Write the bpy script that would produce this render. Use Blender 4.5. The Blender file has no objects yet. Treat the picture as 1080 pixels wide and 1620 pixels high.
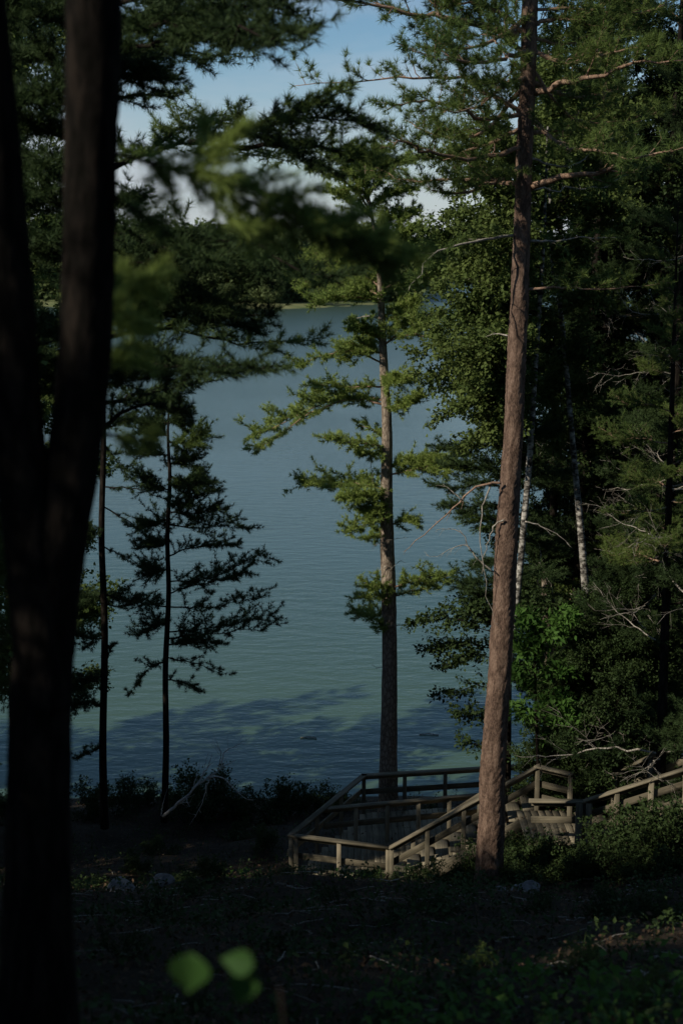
import bpy, math, random
import numpy as np
from mathutils import Vector, Matrix

R = math.radians
sc = bpy.context.scene
col = sc.collection

# ------------------------------------------------------------------ camera, sky, sun, exposure
CAM = np.array([0.0, 0.0, 15.0])
PITCH = R(10.33)
cam_d = bpy.data.cameras.new('camera')
cam = bpy.data.objects.new('camera', cam_d)
col.objects.link(cam)
cam.location = CAM
cam.rotation_euler = (R(90) - PITCH, 0, 0)
cam_d.sensor_fit = 'VERTICAL'
cam_d.sensor_height = 36
cam_d.sensor_width = 24
cam_d.lens = 50
cam_d.clip_start = 0.05
cam_d.clip_end = 9000
cam_d.dof.use_dof = True
cam_d.dof.focus_distance = 30
cam_d.dof.aperture_fstop = 1.7
sc.camera = cam

SUN_AZ = R(238)      # compass bearing of the sun, clockwise from +Y (behind the viewer, to the left)
SUN_EL = R(33)
w = bpy.data.worlds.new('World')
sc.world = w
w.use_nodes = True
nt = w.node_tree
nt.nodes.clear()
out = nt.nodes.new('ShaderNodeOutputWorld')
bg = nt.nodes.new('ShaderNodeBackground')
sky = nt.nodes.new('ShaderNodeTexSky')
sky.sky_type = 'NISHITA'
sky.sun_disc = False
sky.sun_elevation = SUN_EL
sky.sun_rotation = SUN_AZ
sky.air_density = 1.0
sky.dust_density = 0.2
sky.ozone_density = 2.0
tc = nt.nodes.new('ShaderNodeTexCoord')
mp = nt.nodes.new('ShaderNodeMapping')
mp.inputs['Scale'].default_value = (1.0, 1.0, 4.0)
nt.links.new(tc.outputs['Generated'], mp.inputs['Vector'])
no = nt.nodes.new('ShaderNodeTexNoise')
no.inputs['Scale'].default_value = 2.2
no.inputs['Detail'].default_value = 7
no.inputs['Roughness'].default_value = 0.55
nt.links.new(mp.outputs['Vector'], no.inputs['Vector'])
sepd = nt.nodes.new('ShaderNodeSeparateXYZ')
nt.links.new(tc.outputs['Generated'], sepd.inputs[0])
low = nt.nodes.new('ShaderNodeMapRange')      # cloud bank lies low over the horizon
low.inputs['From Min'].default_value = 0.01
low.inputs['From Max'].default_value = 0.15
low.inputs['To Min'].default_value = 0.30
low.inputs['To Max'].default_value = -0.13
nt.links.new(sepd.outputs['Z'], low.inputs['Value'])
addn = nt.nodes.new('ShaderNodeMath')
addn.operation = 'ADD'
nt.links.new(no.outputs['Fac'], addn.inputs[0])
nt.links.new(low.outputs['Result'], addn.inputs[1])
cr = nt.nodes.new('ShaderNodeMapRange')
cr.inputs['From Min'].default_value = 0.42
cr.inputs['From Max'].default_value = 0.72
cr.inputs['To Max'].default_value = 0.9
nt.links.new(addn.outputs[0], cr.inputs['Value'])
mx = nt.nodes.new('ShaderNodeMix')
mx.data_type = 'RGBA'
nt.links.new(cr.outputs['Result'], mx.inputs['Factor'])
tint = nt.nodes.new('ShaderNodeMix')      # deeper blue of the clear air
tint.data_type = 'RGBA'
tint.blend_type = 'MULTIPLY'
tint.inputs['Factor'].default_value = 1.0
nt.links.new(sky.outputs['Color'], tint.inputs['A'])
tint.inputs['B'].default_value = (0.82, 0.99, 1.07, 1)
nt.links.new(tint.outputs['Result'], mx.inputs['A'])
mx.inputs['B'].default_value = (6.6, 7.0, 7.7, 1)
nt.links.new(mx.outputs['Result'], bg.inputs['Color'])
bg.inputs['Strength'].default_value = 0.09
nt.links.new(bg.outputs[0], out.inputs['Surface'])

sl = bpy.data.lights.new('sun', 'SUN')
sl.energy = 5.0
sl.angle = R(0.53)
sl.color = (1.0, 0.91, 0.77)
so = bpy.data.objects.new('sun', sl)
col.objects.link(so)
SUNV = Vector((math.sin(SUN_AZ) * math.cos(SUN_EL), math.cos(SUN_AZ) * math.cos(SUN_EL), math.sin(SUN_EL)))
so.rotation_euler = SUNV.to_track_quat('Z', 'Y').to_euler()
so.location = (-30, -20, 60)

sc.view_settings.view_transform = 'Standard'
sc.view_settings.look = 'None'
sc.view_settings.exposure = -0.16
sc.view_settings.gamma = 1
sc.view_settings.use_curve_mapping = False

# ------------------------------------------------------------------ helpers
FW = np.array([0, math.cos(PITCH), -math.sin(PITCH)])
UP = np.array([0, math.sin(PITCH), math.cos(PITCH)])
RT = np.array([1.0, 0, 0])


def W(px, py, y):
    """point at distance y from the viewpoint, seen at photo position px, py"""
    d = FW * 2250 + RT * (px - 540) + UP * (810 - py)
    return CAM + d * (y / d[1])


def pxr(wpx, p):
    """radius in metres of something wpx pixels wide at point p"""
    return 0.5 * wpx / 2250 * float(np.dot(np.asarray(p) - CAM, FW))


def ground(x, y):
    x = np.asarray(x, float)
    y = np.asarray(y, float)
    z = np.interp(y, [-60, -15, 0, 8, 24, 27.2, 31, 36, 38.2, 44], [17.5, 15.5, 13.35, 10.1, 3.85, 1.9, 1.25, 0.45, -0.12, -1.6])
    z = z + np.clip(x - 4.5, 0, 40) * 0.10 * np.clip((y - 5) / 10, 0, 1) * np.clip((40 - y) / 6, 0, 1)
    z = z + np.clip(-x - 6, 0, 40) * 0.03 * np.clip((38 - y) / 6, 0, 1)
    n = 0.16 * np.sin(x * 0.9 + 1.3 * np.sin(y * 0.5)) * np.sin(y * 0.7 + 1.1) + 0.07 * np.sin(x * 2.3 + y * 1.1) * np.sin(y * 2.1 - x * 0.7)
    return z + n * np.clip((39 - y) / 5, 0.2, 1)


def link(o, parent=None):
    col.objects.link(o)
    if parent is not None:
        o.parent = parent
    return o


def tag(o, label=None, cat=None, group=None, kind=None):
    if label: o['label'] = label
    if cat: o['category'] = cat
    if group: o['group'] = group
    if kind: o['kind'] = kind
    return o


def empty(name, loc, label, cat, group=None):
    o = bpy.data.objects.new(name, None)
    o.empty_display_size = 0.3
    o.location = [float(v) for v in loc]
    link(o)
    return tag(o, label, cat, group)


class Geo:
    """collects triangle arrays"""
    def __init__(s):
        s.v = []; s.f = []; s.n = 0
    def add(s, V, F):
        if len(V) == 0: return
        s.v.append(np.asarray(V, float)); s.f.append(np.asarray(F, np.int64) + s.n); s.n += len(V)
    def mesh(s, name, mat, origin=(0, 0, 0), smooth=False):
        me = bpy.data.meshes.new(name)
        if s.n == 0: return me
        V = np.concatenate(s.v) - np.asarray(origin, float)
        F = np.concatenate(s.f)
        me.vertices.add(len(V)); me.vertices.foreach_set('co', V.astype(np.float32).ravel())
        me.loops.add(F.size); me.loops.foreach_set('vertex_index', F.astype(np.int32).ravel())
        me.polygons.add(len(F)); me.polygons.foreach_set('loop_start', np.arange(0, F.size, 3, dtype=np.int32))
        if smooth: me.polygons.foreach_set('use_smooth', np.ones(len(F), bool))
        me.materials.append(mat)
        me.update(calc_edges=True)
        return me
    def obj(s, name, mat, parent=None, origin=(0, 0, 0), smooth=False):
        o = bpy.data.objects.new(name, s.mesh(name, mat, origin, smooth))
        return link(o, parent)


def nrm(a):
    return a / np.maximum(np.linalg.norm(a, axis=-1, keepdims=True), 1e-9)


def smooth_path(pts, n):
    """Catmull-Rom through the given rows (any number of columns)"""
    P = np.asarray(pts, float)
    if len(P) == 2:
        t = np.linspace(0, 1, n)[:, None]
        return P[0] * (1 - t) + P[1] * t
    P = np.vstack([2 * P[0] - P[1], P, 2 * P[-1] - P[-2]])
    m = len(P) - 3
    T = np.linspace(0, m - 1e-6, n)
    i = T.astype(int); t = (T - i)[:, None]
    a, b, c, d = P[i], P[i + 1], P[i + 2], P[i + 3]
    return 0.5 * (2 * b + (c - a) * t + (2 * a - 5 * b + 4 * c - d) * t ** 2 + (3 * b - a - 3 * c + d) * t ** 3)


def tube(path, rad, seg=6, rough=0.0, rng=None, closed=True):
    P = np.asarray(path, float); n = len(P)
    T = nrm(np.gradient(P, axis=0))
    ref = np.array([0, 0, 1.0]) if abs(T[:, 2]).mean() < 0.8 else np.array([1.0, 0, 0])
    A = nrm(np.cross(T, ref)); B = np.cross(T, A)
    th = np.linspace(0, 2 * np.pi, seg, endpoint=False)
    r = np.broadcast_to(np.asarray(rad, float), (n,))[:, None] * np.ones((1, seg))
    if rough and rng is not None:
        zz = np.arange(n)[:, None]
        g = sum(np.sin(th[None] * k + rng.uniform(0, 6) + zz * rng.uniform(-.25, .25)) for k in (1, 2, 3, 5, 7)) * 0.35
        r = r * (1 + rough * (g + rng.normal(0, 0.5, (n, seg))))
    V = P[:, None] + (A[:, None] * np.cos(th)[None, :, None] + B[:, None] * np.sin(th)[None, :, None]) * r[..., None]
    V = V.reshape(-1, 3)
    i = np.arange(n - 1)[:, None] * seg; j = np.arange(seg)[None]; k = (j + 1) % seg
    a = (i + j).ravel(); b = (i + k).ravel(); c = (i + seg + k).ravel(); d = (i + seg + j).ravel()
    F = np.vstack([np.column_stack([a, b, c]), np.column_stack([a, c, d])])
    if closed:
        V = np.vstack([V, P[0], P[-1]])
        e0, e1 = n * seg, n * seg + 1
        jj = np.arange(seg); kk = (jj + 1) % seg
        F = np.vstack([F, np.column_stack([np.full(seg, e0), kk, jj]), np.column_stack([np.full(seg, e1), (n - 1) * seg + jj, (n - 1) * seg + kk])])
    return V, F


def needles(rng, P, D, n, L, wid, spread=1.0, droop=0.0):
    """n needles from every point P, fanned about direction D"""
    m = len(P)
    if m == 0: return np.zeros((0, 3)), np.zeros((0, 3), int)
    d = nrm(D[:, None] * 0.9 + rng.normal(0, 0.62 * spread, (m, n, 3)) + np.array([0, 0, 0.12 - droop]))
    ln = L * rng.uniform(0.7, 1.15, (m, n, 1))
    side = nrm(np.cross(d, rng.normal(0, 1, (m, n, 3)))) * wid * 0.5
    b = P[:, None] + d * 0.01 * 0
    V = np.stack([b - side, b + side, b + d * ln], axis=2).reshape(-1, 3)
    return V, np.arange(len(V)).reshape(-1, 3)


def leaves(rng, P, D, n, L, wid, spread=1.0, droop=0.25, flat=0.6):
    """n leaves near every point P: a rhombus folded along its midrib"""
    m = len(P)
    if m == 0: return np.zeros((0, 3)), np.zeros((0, 3), int)
    d = nrm(D[:, None] * 0.6 + rng.normal(0, 0.7 * spread, (m, n, 3)) - np.array([0, 0, droop]))
    c = P[:, None] + rng.normal(0, L * 0.55, (m, n, 3))
    ln = L * rng.uniform(0.4, 1.35, (m, n, 1))
    upv = nrm(np.array([0, 0, 1.0]) + rng.normal(0, flat, (m, n, 3)))
    s = nrm(np.cross(d, upv)); u = np.cross(s, d)
    ww = ln * wid * 0.5
    V = np.stack([c, c + d * ln * 0.45 + s * ww + u * ww * 0.35, c + d * ln, c + d * ln * 0.45 - s * ww + u * ww * 0.35], axis=2).reshape(-1, 3)
    q = np.arange(m * n)[:, None] * 4
    F = np.vstack([q + [0, 1, 2], q + [0, 2, 3]])
    return V, F


def bough(rng, path, r0, twig_len, twigs, t0=0.15, step=0.07, kind='needle', n=14, L=0.09, wid=0.005,
          lift=0.15, sub=1, bare=0.25, spread=1.0, flatness=0.25, taper=0.6, endr=0.12):
    """one bough along path: returns (wood Geo, foliage Geo)"""
    wood, fol = Geo(), Geo()
    P = smooth_path(path, 16)
    P[2:-1] += rng.normal(0, 0.010 * np.linalg.norm(P[-1] - P[0]), (len(P) - 3, 3)) * np.array([1, 1, .6])
    ts = np.linspace(0, 1, len(P))
    wood.add(*tube(P, np.maximum(r0 * (1 - ts * (1 - endr)), 0.003), 6))
    T = nrm(np.gradient(P, axis=0))
    tp, td = [], []
    def at(t):
        return np.array([np.interp(t, ts, P[:, k]) for k in range(3)]), nrm(np.array([np.interp(t, ts, T[:, k]) for k in range(3)]))
    Ltot = np.linalg.norm(np.diff(P, axis=0), axis=1).sum()
    for i in range(twigs):
        t = t0 + (1 - t0) * (i + rng.uniform(0, 1)) / twigs
        t = min(t, 0.99)
        p, d = at(t)
        side = nrm(np.cross(d, [0, 0, 1.0])) * (1 if i % 2 else -1)
        ang = rng.uniform(0.55, 1.1)
        td_ = nrm(d * math.cos(ang) + side * math.sin(ang) + np.array([0, 0, lift + rng.normal(0, flatness)]))
        ln = twig_len * (1 - taper * abs(t - 0.35) / 0.65) * rng.uniform(0.6, 1.2)
        k = max(3, int(ln / step))
        q = p + td_ * np.linspace(0, ln, k)[:, None]
        q[:, 2] += lift * 0.5 * ln * np.linspace(0, 1, k) ** 2
        q[1:] += rng.normal(0, 0.02 * ln, (k - 1, 3))
        wood.add(*tube(q, np.linspace(max(0.004, r0 * 0.3 * ln / max(twig_len, .01)), 0.002, k), 3, closed=False))
        g = nrm(np.gradient(q, axis=0))
        b = int(k * bare)
        tp.append(q[b:]); td.append(g[b:])
        for s_ in range(sub * max(1, int(ln / 0.22))):
            j = rng.integers(b, k)
            sd = nrm(g[j] + rng.normal(0, 0.7, 3) * np.array([1, 1, 0.45]) + [0, 0, lift * .6])
            sl_ = ln * rng.uniform(0.2, 0.42)
            kk = max(2, int(sl_ / step))
            qq = q[j] + sd * np.linspace(0.3 * sl_, sl_, kk)[:, None]
            tp.append(qq); td.append(np.repeat(sd[None], kk, 0))
            wood.add(*tube(np.vstack([q[j], qq[-1]]), [0.003, 0.0015], 3, closed=False))
    tp.append(P[-3:]); td.append(T[-3:])
    tp = np.vstack(tp); td = np.vstack(td)
    if kind == 'needle':
        fol.add(*needles(rng, tp, td, n, L, wid, spread))
    else:
        fol.add(*leaves(rng, tp, td, n, L, wid, spread))
    return wood, fol


def boxv(c, ax, ay, az):
    """box from centre and three half-axis vectors"""
    c, ax, ay, az = (np.asarray(a, float) for a in (c, ax, ay, az))
    V = np.array([c + sx * ax + sy * ay + sz * az for sx in (-1, 1) for sy in (-1, 1) for sz in (-1, 1)])
    F = np.array([(0, 1, 3), (0, 3, 2), (4, 6, 7), (4, 7, 5), (0, 4, 5), (0, 5, 1), (2, 3, 7), (2, 7, 6), (0, 2, 6), (0, 6, 4), (1, 5, 7), (1, 7, 3)])
    return V, F


# ------------------------------------------------------------------ materials
def mat(name, base=(0.1, 0.1, 0.1), rough=0.8, spec=0.3):
    m = bpy.data.materials.new(name)
    m.use_nodes = True
    b = m.node_tree.nodes['Principled BSDF']
    b.inputs['Base Color'].default_value = (*base, 1)
    b.inputs['Roughness'].default_value = rough
    b.inputs['Specular IOR Level'].default_value = spec
    return m, m.node_tree, b


def node(t, typ, **kw):
    n = t.nodes.new(typ)
    for k, v in kw.items():
        if hasattr(n, k): setattr(n, k, v)
        else: n.inputs[k].default_value = v
    return n


def ramp(t, src, stops):
    r = t.nodes.new('ShaderNodeValToRGB')
    e = r.color_ramp.elements
    while len(e) > 1: e.remove(e[-1])
    e[0].position = stops[0][0]; e[0].color = (*stops[0][1], 1)
    for p, c in stops[1:]:
        x = e.new(p); x.color = (*c, 1)
    t.links.new(src, r.inputs[0])
    return r


def foliage_mat(name, c1, c2, trans=0.3, scale=1.2, rough=0.6, spec=0.10):
    m, t, b = mat(name, c1, rough, spec)
    g = node(t, 'ShaderNodeNewGeometry')
    n1 = node(t, 'ShaderNodeTexNoise', Scale=scale, Detail=3.0)
    t.links.new(g.outputs['Position'], n1.inputs['Vector'])
    oi = node(t, 'ShaderNodeObjectInfo')
    ad = node(t, 'ShaderNodeMath', operation='MULTIPLY_ADD')
    t.links.new(oi.outputs['Random'], ad.inputs[0]); ad.inputs[1].default_value = 0.25
    rn = node(t, 'ShaderNodeMath', operation='MULTIPLY_ADD')
    t.links.new(g.outputs['Random Per Island'], rn.inputs[0]); rn.inputs[1].default_value = 0.35
    t.links.new(n1.outputs['Fac'], rn.inputs[2]); t.links.new(rn.outputs[0], ad.inputs[2])
    r = ramp(t, ad.outputs[0], [(0.35, c1), (0.95, c2)])
    t.links.new(r.outputs[0], b.inputs['Base Color'])
    tr = node(t, 'ShaderNodeBsdfTranslucent')
    t.links.new(r.outputs[0], tr.inputs['Color'])
    ms = node(t, 'ShaderNodeMixShader'); ms.inputs[0].default_value = trans
    t.links.new(b.outputs[0], ms.inputs[1]); t.links.new(tr.outputs[0], ms.inputs[2])
    t.links.new(ms.outputs[0], t.nodes['Material Output'].inputs['Surface'])
    return m


def bark_mat(name, cols, scale=(14, 14, 3.2), bump=0.5, dist=0.02, plate=1.1, warp=0.35):
    m, t, b = mat(name, cols[0], 0.95, 0.03)
    tc_ = node(t, 'ShaderNodeTexCoord')
    mp_ = node(t, 'ShaderNodeMapping'); mp_.inputs['Scale'].default_value = scale
    t.links.new(tc_.outputs['Object'], mp_.inputs['Vector'])
    n0 = node(t, 'ShaderNodeTexNoise', Scale=1.3, Detail=5.0)
    t.links.new(mp_.outputs[0], n0.inputs['Vector'])
    mv = node(t, 'ShaderNodeMix', data_type='RGBA'); mv.inputs['Factor'].default_value = warp
    t.links.new(mp_.outputs[0], mv.inputs['A']); t.links.new(n0.outputs['Color'], mv.inputs['B'])
    v = node(t, 'ShaderNodeTexVoronoi', feature='DISTANCE_TO_EDGE', Scale=1.0)
    t.links.new(mv.outputs['Result'], v.inputs['Vector'])
    n1 = node(t, 'ShaderNodeTexNoise', Scale=3.5, Detail=6.0, Roughness=0.65)
    t.links.new(mp_.outputs[0], n1.inputs['Vector'])
    mm = node(t, 'ShaderNodeMath', operation='MULTIPLY_ADD'); mm.inputs[1].default_value = plate
    sm = node(t, 'ShaderNodeMath', operation='MINIMUM'); sm.inputs[1].default_value = 0.25
    t.links.new(v.outputs['Distance'], sm.inputs[0])
    t.links.new(sm.outputs[0], mm.inputs[0]); t.links.new(n1.outputs['Fac'], mm.inputs[2])
    r = ramp(t, mm.outputs[0], [(0.38, cols[0]), (0.62, cols[1]), (0.85, cols[2])])
    t.links.new(r.outputs[0], b.inputs['Base Color'])
    bp = node(t, 'ShaderNodeBump', Strength=bump, Distance=dist)
    t.links.new(mm.outputs[0], bp.inputs['Height']); t.links.new(bp.outputs[0], b.inputs['Normal'])
    return m


M = {}
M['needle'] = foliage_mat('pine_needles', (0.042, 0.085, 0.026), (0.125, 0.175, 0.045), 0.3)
M['needle_bright'] = foliage_mat('pine_needles_sunlit', (0.115, 0.180, 0.045), (0.26, 0.335, 0.085), 0.35)  # sunlight on the boughs is put into this brighter needle colour
M['needle_dark'] = foliage_mat('pine_needles_shaded', (0.016, 0.034, 0.015), (0.050, 0.080, 0.028), 0.2)  # shaded copy of the needles, the shade is in the colour
M['leaf'] = foliage_mat('birch_leaves', (0.032, 0.064, 0.018), (0.120, 0.160, 0.044), 0.35)
M['leaf_dark'] = foliage_mat('shaded_leaves', (0.016, 0.032, 0.013), (0.044, 0.070, 0.022), 0.22)  # darker copy for trees and shrubs, their shade put into the colour
M['leaf_bright'] = foliage_mat('sapling_leaves', (0.035, 0.09, 0.020), (0.085, 0.17, 0.035), 0.4)
M['leaf_near'] = foliage_mat('near_leaves', (0.020, 0.058, 0.014), (0.042, 0.095, 0.022), 0.3)
M['far'] = foliage_mat('far_forest_leaves', (0.022, 0.042, 0.020), (0.085, 0.110, 0.040), 0.15, scale=0.10)
M['far_bright'] = foliage_mat('far_pale_leaves', (0.06, 0.085, 0.035), (0.12, 0.15, 0.06), 0.2, scale=0.3)
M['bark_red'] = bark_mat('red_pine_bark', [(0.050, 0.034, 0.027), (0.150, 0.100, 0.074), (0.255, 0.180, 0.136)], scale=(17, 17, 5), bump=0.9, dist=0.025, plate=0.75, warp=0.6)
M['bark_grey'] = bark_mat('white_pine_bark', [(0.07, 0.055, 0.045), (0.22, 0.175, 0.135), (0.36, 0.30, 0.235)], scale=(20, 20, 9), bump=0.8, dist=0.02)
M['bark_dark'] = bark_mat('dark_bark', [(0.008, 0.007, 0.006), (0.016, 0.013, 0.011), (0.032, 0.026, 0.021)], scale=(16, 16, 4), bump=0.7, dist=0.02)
M['bark_black'] = bark_mat('deep_shaded_bark', [(0.004, 0.004, 0.003), (0.009, 0.008, 0.007), (0.020, 0.016, 0.013)], scale=(16, 16, 4), bump=0.7, dist=0.02)  # shade on the close trunk is put into this blacker colour
M['bleached'] = bark_mat('bleached_sunlit_wood', [(0.25, 0.23, 0.20), (0.42, 0.395, 0.35), (0.58, 0.55, 0.50)], scale=(30, 30, 12), bump=0.4, dist=0.006)  # pale dead wood, lightened further in place of direct sun
M['limb'] = bark_mat('pine_limb_bark', [(0.13, 0.08, 0.055), (0.25, 0.165, 0.115), (0.36, 0.25, 0.18)], scale=(20, 20, 20), bump=0.4, dist=0.008)
M['dead'] = bark_mat('bare_dead_wood', [(0.13, 0.115, 0.095), (0.27, 0.245, 0.205), (0.42, 0.39, 0.335)], scale=(30, 30, 12), bump=0.4, dist=0.006)

# birch bark: white with dark horizontal marks
m, t, b = mat('birch_bark', (0.6, 0.58, 0.54), 0.7, 0.25)
tc_ = node(t, 'ShaderNodeTexCoord')
mp_ = node(t, 'ShaderNodeMapping'); mp_.inputs['Scale'].default_value = (7, 7, 13)
t.links.new(tc_.outputs['Object'], mp_.inputs['Vector'])
n1 = node(t, 'ShaderNodeTexNoise', Scale=1.0, Detail=4.0, Roughness=0.6)
t.links.new(mp_.outputs[0], n1.inputs['Vector'])
r = ramp(t, n1.outputs['Fac'], [(0.42, (0.03, 0.026, 0.022)), (0.49, (0.16, 0.15, 0.13)), (0.66, (0.50, 0.48, 0.43))])
t.links.new(r.outputs[0], b.inputs['Base Color'])
M['birch'] = m

# weathered boards
m, t, b = mat('weathered_boards', (0.25, 0.22, 0.17), 0.85, 0.2)
tc_ = node(t, 'ShaderNodeTexCoord')
oi = node(t, 'ShaderNodeObjectInfo')
mp_ = node(t, 'ShaderNodeMapping'); mp_.inputs['Scale'].default_value = (1.5, 26, 26)
t.links.new(tc_.outputs['Object'], mp_.inputs['Vector'])
t.links.new(oi.outputs['Random'], mp_.inputs['Location'])
n1 = node(t, 'ShaderNodeTexNoise', Scale=1.0, Detail=6.0, Roughness=0.6)
t.links.new(mp_.outputs[0], n1.inputs['Vector'])
n2 = node(t, 'ShaderNodeTexNoise', Scale=2.2, Detail=4.0)
t.links.new(tc_.outputs['Object'], n2.inputs['Vector'])
a1 = node(t, 'ShaderNodeMath', operation='MULTIPLY_ADD'); a1.inputs[1].default_value = 0.22
t.links.new(oi.outputs['Random'], a1.inputs[0])
a2 = node(t, 'ShaderNodeMix'); a2.inputs['Factor'].default_value = 0.45
t.links.new(n1.outputs['Fac'], a2.inputs['A']); t.links.new(n2.outputs['Fac'], a2.inputs['B'])
t.links.new(a2.outputs['Result'], a1.inputs[2])
r = ramp(t, a1.outputs[0], [(0.36, (0.042, 0.037, 0.025)), (0.56, (0.115, 0.10, 0.068)), (0.78, (0.25, 0.215, 0.15))])
t.links.new(r.outputs[0], b.inputs['Base Color'])
bp = node(t, 'ShaderNodeBump', Strength=0.5, Distance=0.006)
t.links.new(n1.outputs['Fac'], bp.inputs['Height']); t.links.new(bp.outputs[0], b.inputs['Normal'])
M['board'] = m

# forest floor
m, t, b = mat('forest_floor', (0.06, 0.05, 0.035), 0.95, 0.1)
g = node(t, 'ShaderNodeNewGeometry')
n1 = node(t, 'ShaderNodeTexNoise', Scale=2.5, Detail=8.0, Roughness=0.7)
n2 = node(t, 'ShaderNodeTexNoise', Scale=26.0, Detail=5.0, Roughness=0.7)
t.links.new(g.outputs['Position'], n1.inputs['Vector']); t.links.new(g.outputs['Position'], n2.inputs['Vector'])
mm = node(t, 'ShaderNodeMix'); mm.inputs['Factor'].default_value = 0.5
t.links.new(n1.outputs['Fac'], mm.inputs['A']); t.links.new(n2.outputs['Fac'], mm.inputs['B'])
r = ramp(t, mm.outputs['Result'], [(0.36, (0.012, 0.010, 0.008)), (0.5, (0.032, 0.025, 0.017)), (0.66, (0.075, 0.055, 0.036))])
t.links.new(r.outputs[0], b.inputs['Base Color'])
bp = node(t, 'ShaderNodeBump', Strength=0.8, Distance=0.05)
t.links.new(mm.outputs['Result'], bp.inputs['Height']); t.links.new(bp.outputs[0], b.inputs['Normal'])
M['floor'] = m

m, t, b = mat('sandy_path', (0.30, 0.24, 0.17), 0.95, 0.1)
g = node(t, 'ShaderNodeNewGeometry')
n1 = node(t, 'ShaderNodeTexNoise', Scale=6.0, Detail=8.0, Roughness=0.7)
t.links.new(g.outputs['Position'], n1.inputs['Vector'])
r = ramp(t, n1.outputs['Fac'], [(0.35, (0.16, 0.12, 0.08)), (0.65, (0.36, 0.29, 0.21))])
t.links.new(r.outputs[0], b.inputs['Base Color'])
M['sand'] = m

# shore grass on the far side
m, t, b = mat('far_grass', (0.16, 0.17, 0.07), 0.95, 0.1)
g = node(t, 'ShaderNodeNewGeometry')
n1 = node(t, 'ShaderNodeTexNoise', Scale=0.12, Detail=6.0)
t.links.new(g.outputs['Position'], n1.inputs['Vector'])
r = ramp(t, n1.outputs['Fac'], [(0.35, (0.09, 0.12, 0.045)), (0.65, (0.21, 0.205, 0.095))])
t.links.new(r.outputs[0], b.inputs['Base Color'])
M['fargrass'] = m

M['litter'] = foliage_mat('fallen_leaves', (0.025, 0.018, 0.012), (0.11, 0.07, 0.042), 0.1, scale=3.0, rough=0.8, spec=0.15)

m, t, b = mat('pale_rock', (0.25, 0.25, 0.25), 0.85, 0.2)
tc_ = node(t, 'ShaderNodeTexCoord')
n1 = node(t, 'ShaderNodeTexNoise', Scale=5.0, Detail=8.0, Roughness=0.65)
t.links.new(tc_.outputs['Object'], n1.inputs['Vector'])
r = ramp(t, n1.outputs['Fac'], [(0.35, (0.07, 0.07, 0.07)), (0.65, (0.20, 0.20, 0.195))])
t.links.new(r.outputs[0], b.inputs['Base Color'])
bp = node(t, 'ShaderNodeBump', Strength=0.6, Distance=0.03)
t.links.new(n1.outputs['Fac'], bp.inputs['Height']); t.links.new(bp.outputs[0], b.inputs['Normal'])
M['rock'] = m

# lake water: cloudy green body under a rippled reflecting skin
m, t, b = mat('lake_water', (0.045, 0.105, 0.072), 0.12, 0.5)
wb = b
b.inputs['IOR'].default_value = 1.333
g = node(t, 'ShaderNodeNewGeometry')
mp_ = node(t, 'ShaderNodeMapping'); mp_.inputs['Rotation'].default_value = (0, 0, R(-48)); mp_.inputs['Scale'].default_value = (0.8, 1.7, 1)
t.links.new(g.outputs['Position'], mp_.inputs['Vector'])
n1 = node(t, 'ShaderNodeTexNoise', Scale=0.9, Detail=4.0, Roughness=0.5)
n2 = node(t, 'ShaderNodeTexNoise', Scale=3.2, Detail=3.0, Roughness=0.55)
n3 = node(t, 'ShaderNodeTexNoise', Scale=0.03, Detail=3.0)
t.links.new(mp_.outputs[0], n1.inputs['Vector']); t.links.new(mp_.outputs[0], n2.inputs['Vector'])
t.links.new(g.outputs['Position'], n3.inputs['Vector'])
a1 = node(t, 'ShaderNodeMath', operation='MULTIPLY_ADD'); a1.inputs[1].default_value = 0.32
t.links.new(n2.outputs['Fac'], a1.inputs[0]); t.links.new(n1.outputs['Fac'], a1.inputs[2])
st = node(t, 'ShaderNodeMapRange'); st.inputs['From Min'].default_value = 0.35; st.inputs['From Max'].default_value = 0.65
st.inputs['To Min'].default_value = 0.45; st.inputs['To Max'].default_value = 1.0
t.links.new(n3.outputs['Fac'], st.inputs['Value'])
sp_ = node(t, 'ShaderNodeSeparateXYZ')
t.links.new(g.outputs['Position'], sp_.inputs[0])
n4 = node(t, 'ShaderNodeTexNoise', Scale=0.12, Detail=3.0)
t.links.new(g.outputs['Position'], n4.inputs['Vector'])
dp = node(t, 'ShaderNodeMath', operation='MULTIPLY_ADD'); dp.inputs[1].default_value = 14.0
t.links.new(n4.outputs['Fac'], dp.inputs[0]); t.links.new(sp_.outputs['Y'], dp.inputs[2])
deep = node(t, 'ShaderNodeMapRange'); deep.inputs['From Min'].default_value = 46; deep.inputs['From Max'].default_value = 110
t.links.new(dp.outputs[0], deep.inputs['Value'])
rw = ramp(t, deep.outputs[0], [(0.0, (0.058, 0.100, 0.058)), (0.35, (0.044, 0.080, 0.056)), (1.0, (0.044, 0.074, 0.054))])
t.links.new(rw.outputs[0], wb.inputs['Base Color'])
rr_ = node(t, 'ShaderNodeMapRange'); rr_.inputs['From Min'].default_value = 50; rr_.inputs['From Max'].default_value = 400
rr_.inputs['To Min'].default_value = 0.12; rr_.inputs['To Max'].default_value = 0.36
t.links.new(sp_.outputs['Y'], rr_.inputs['Value']); t.links.new(rr_.outputs[0], wb.inputs['Roughness'])
bp = node(t, 'ShaderNodeBump', Distance=0.05)
t.links.new(st.outputs[0], bp.inputs['Strength'])
t.links.new(a1.outputs[0], bp.inputs['Height']); t.links.new(bp.outputs[0], b.inputs['Normal'])
M['water'] = m

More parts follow.
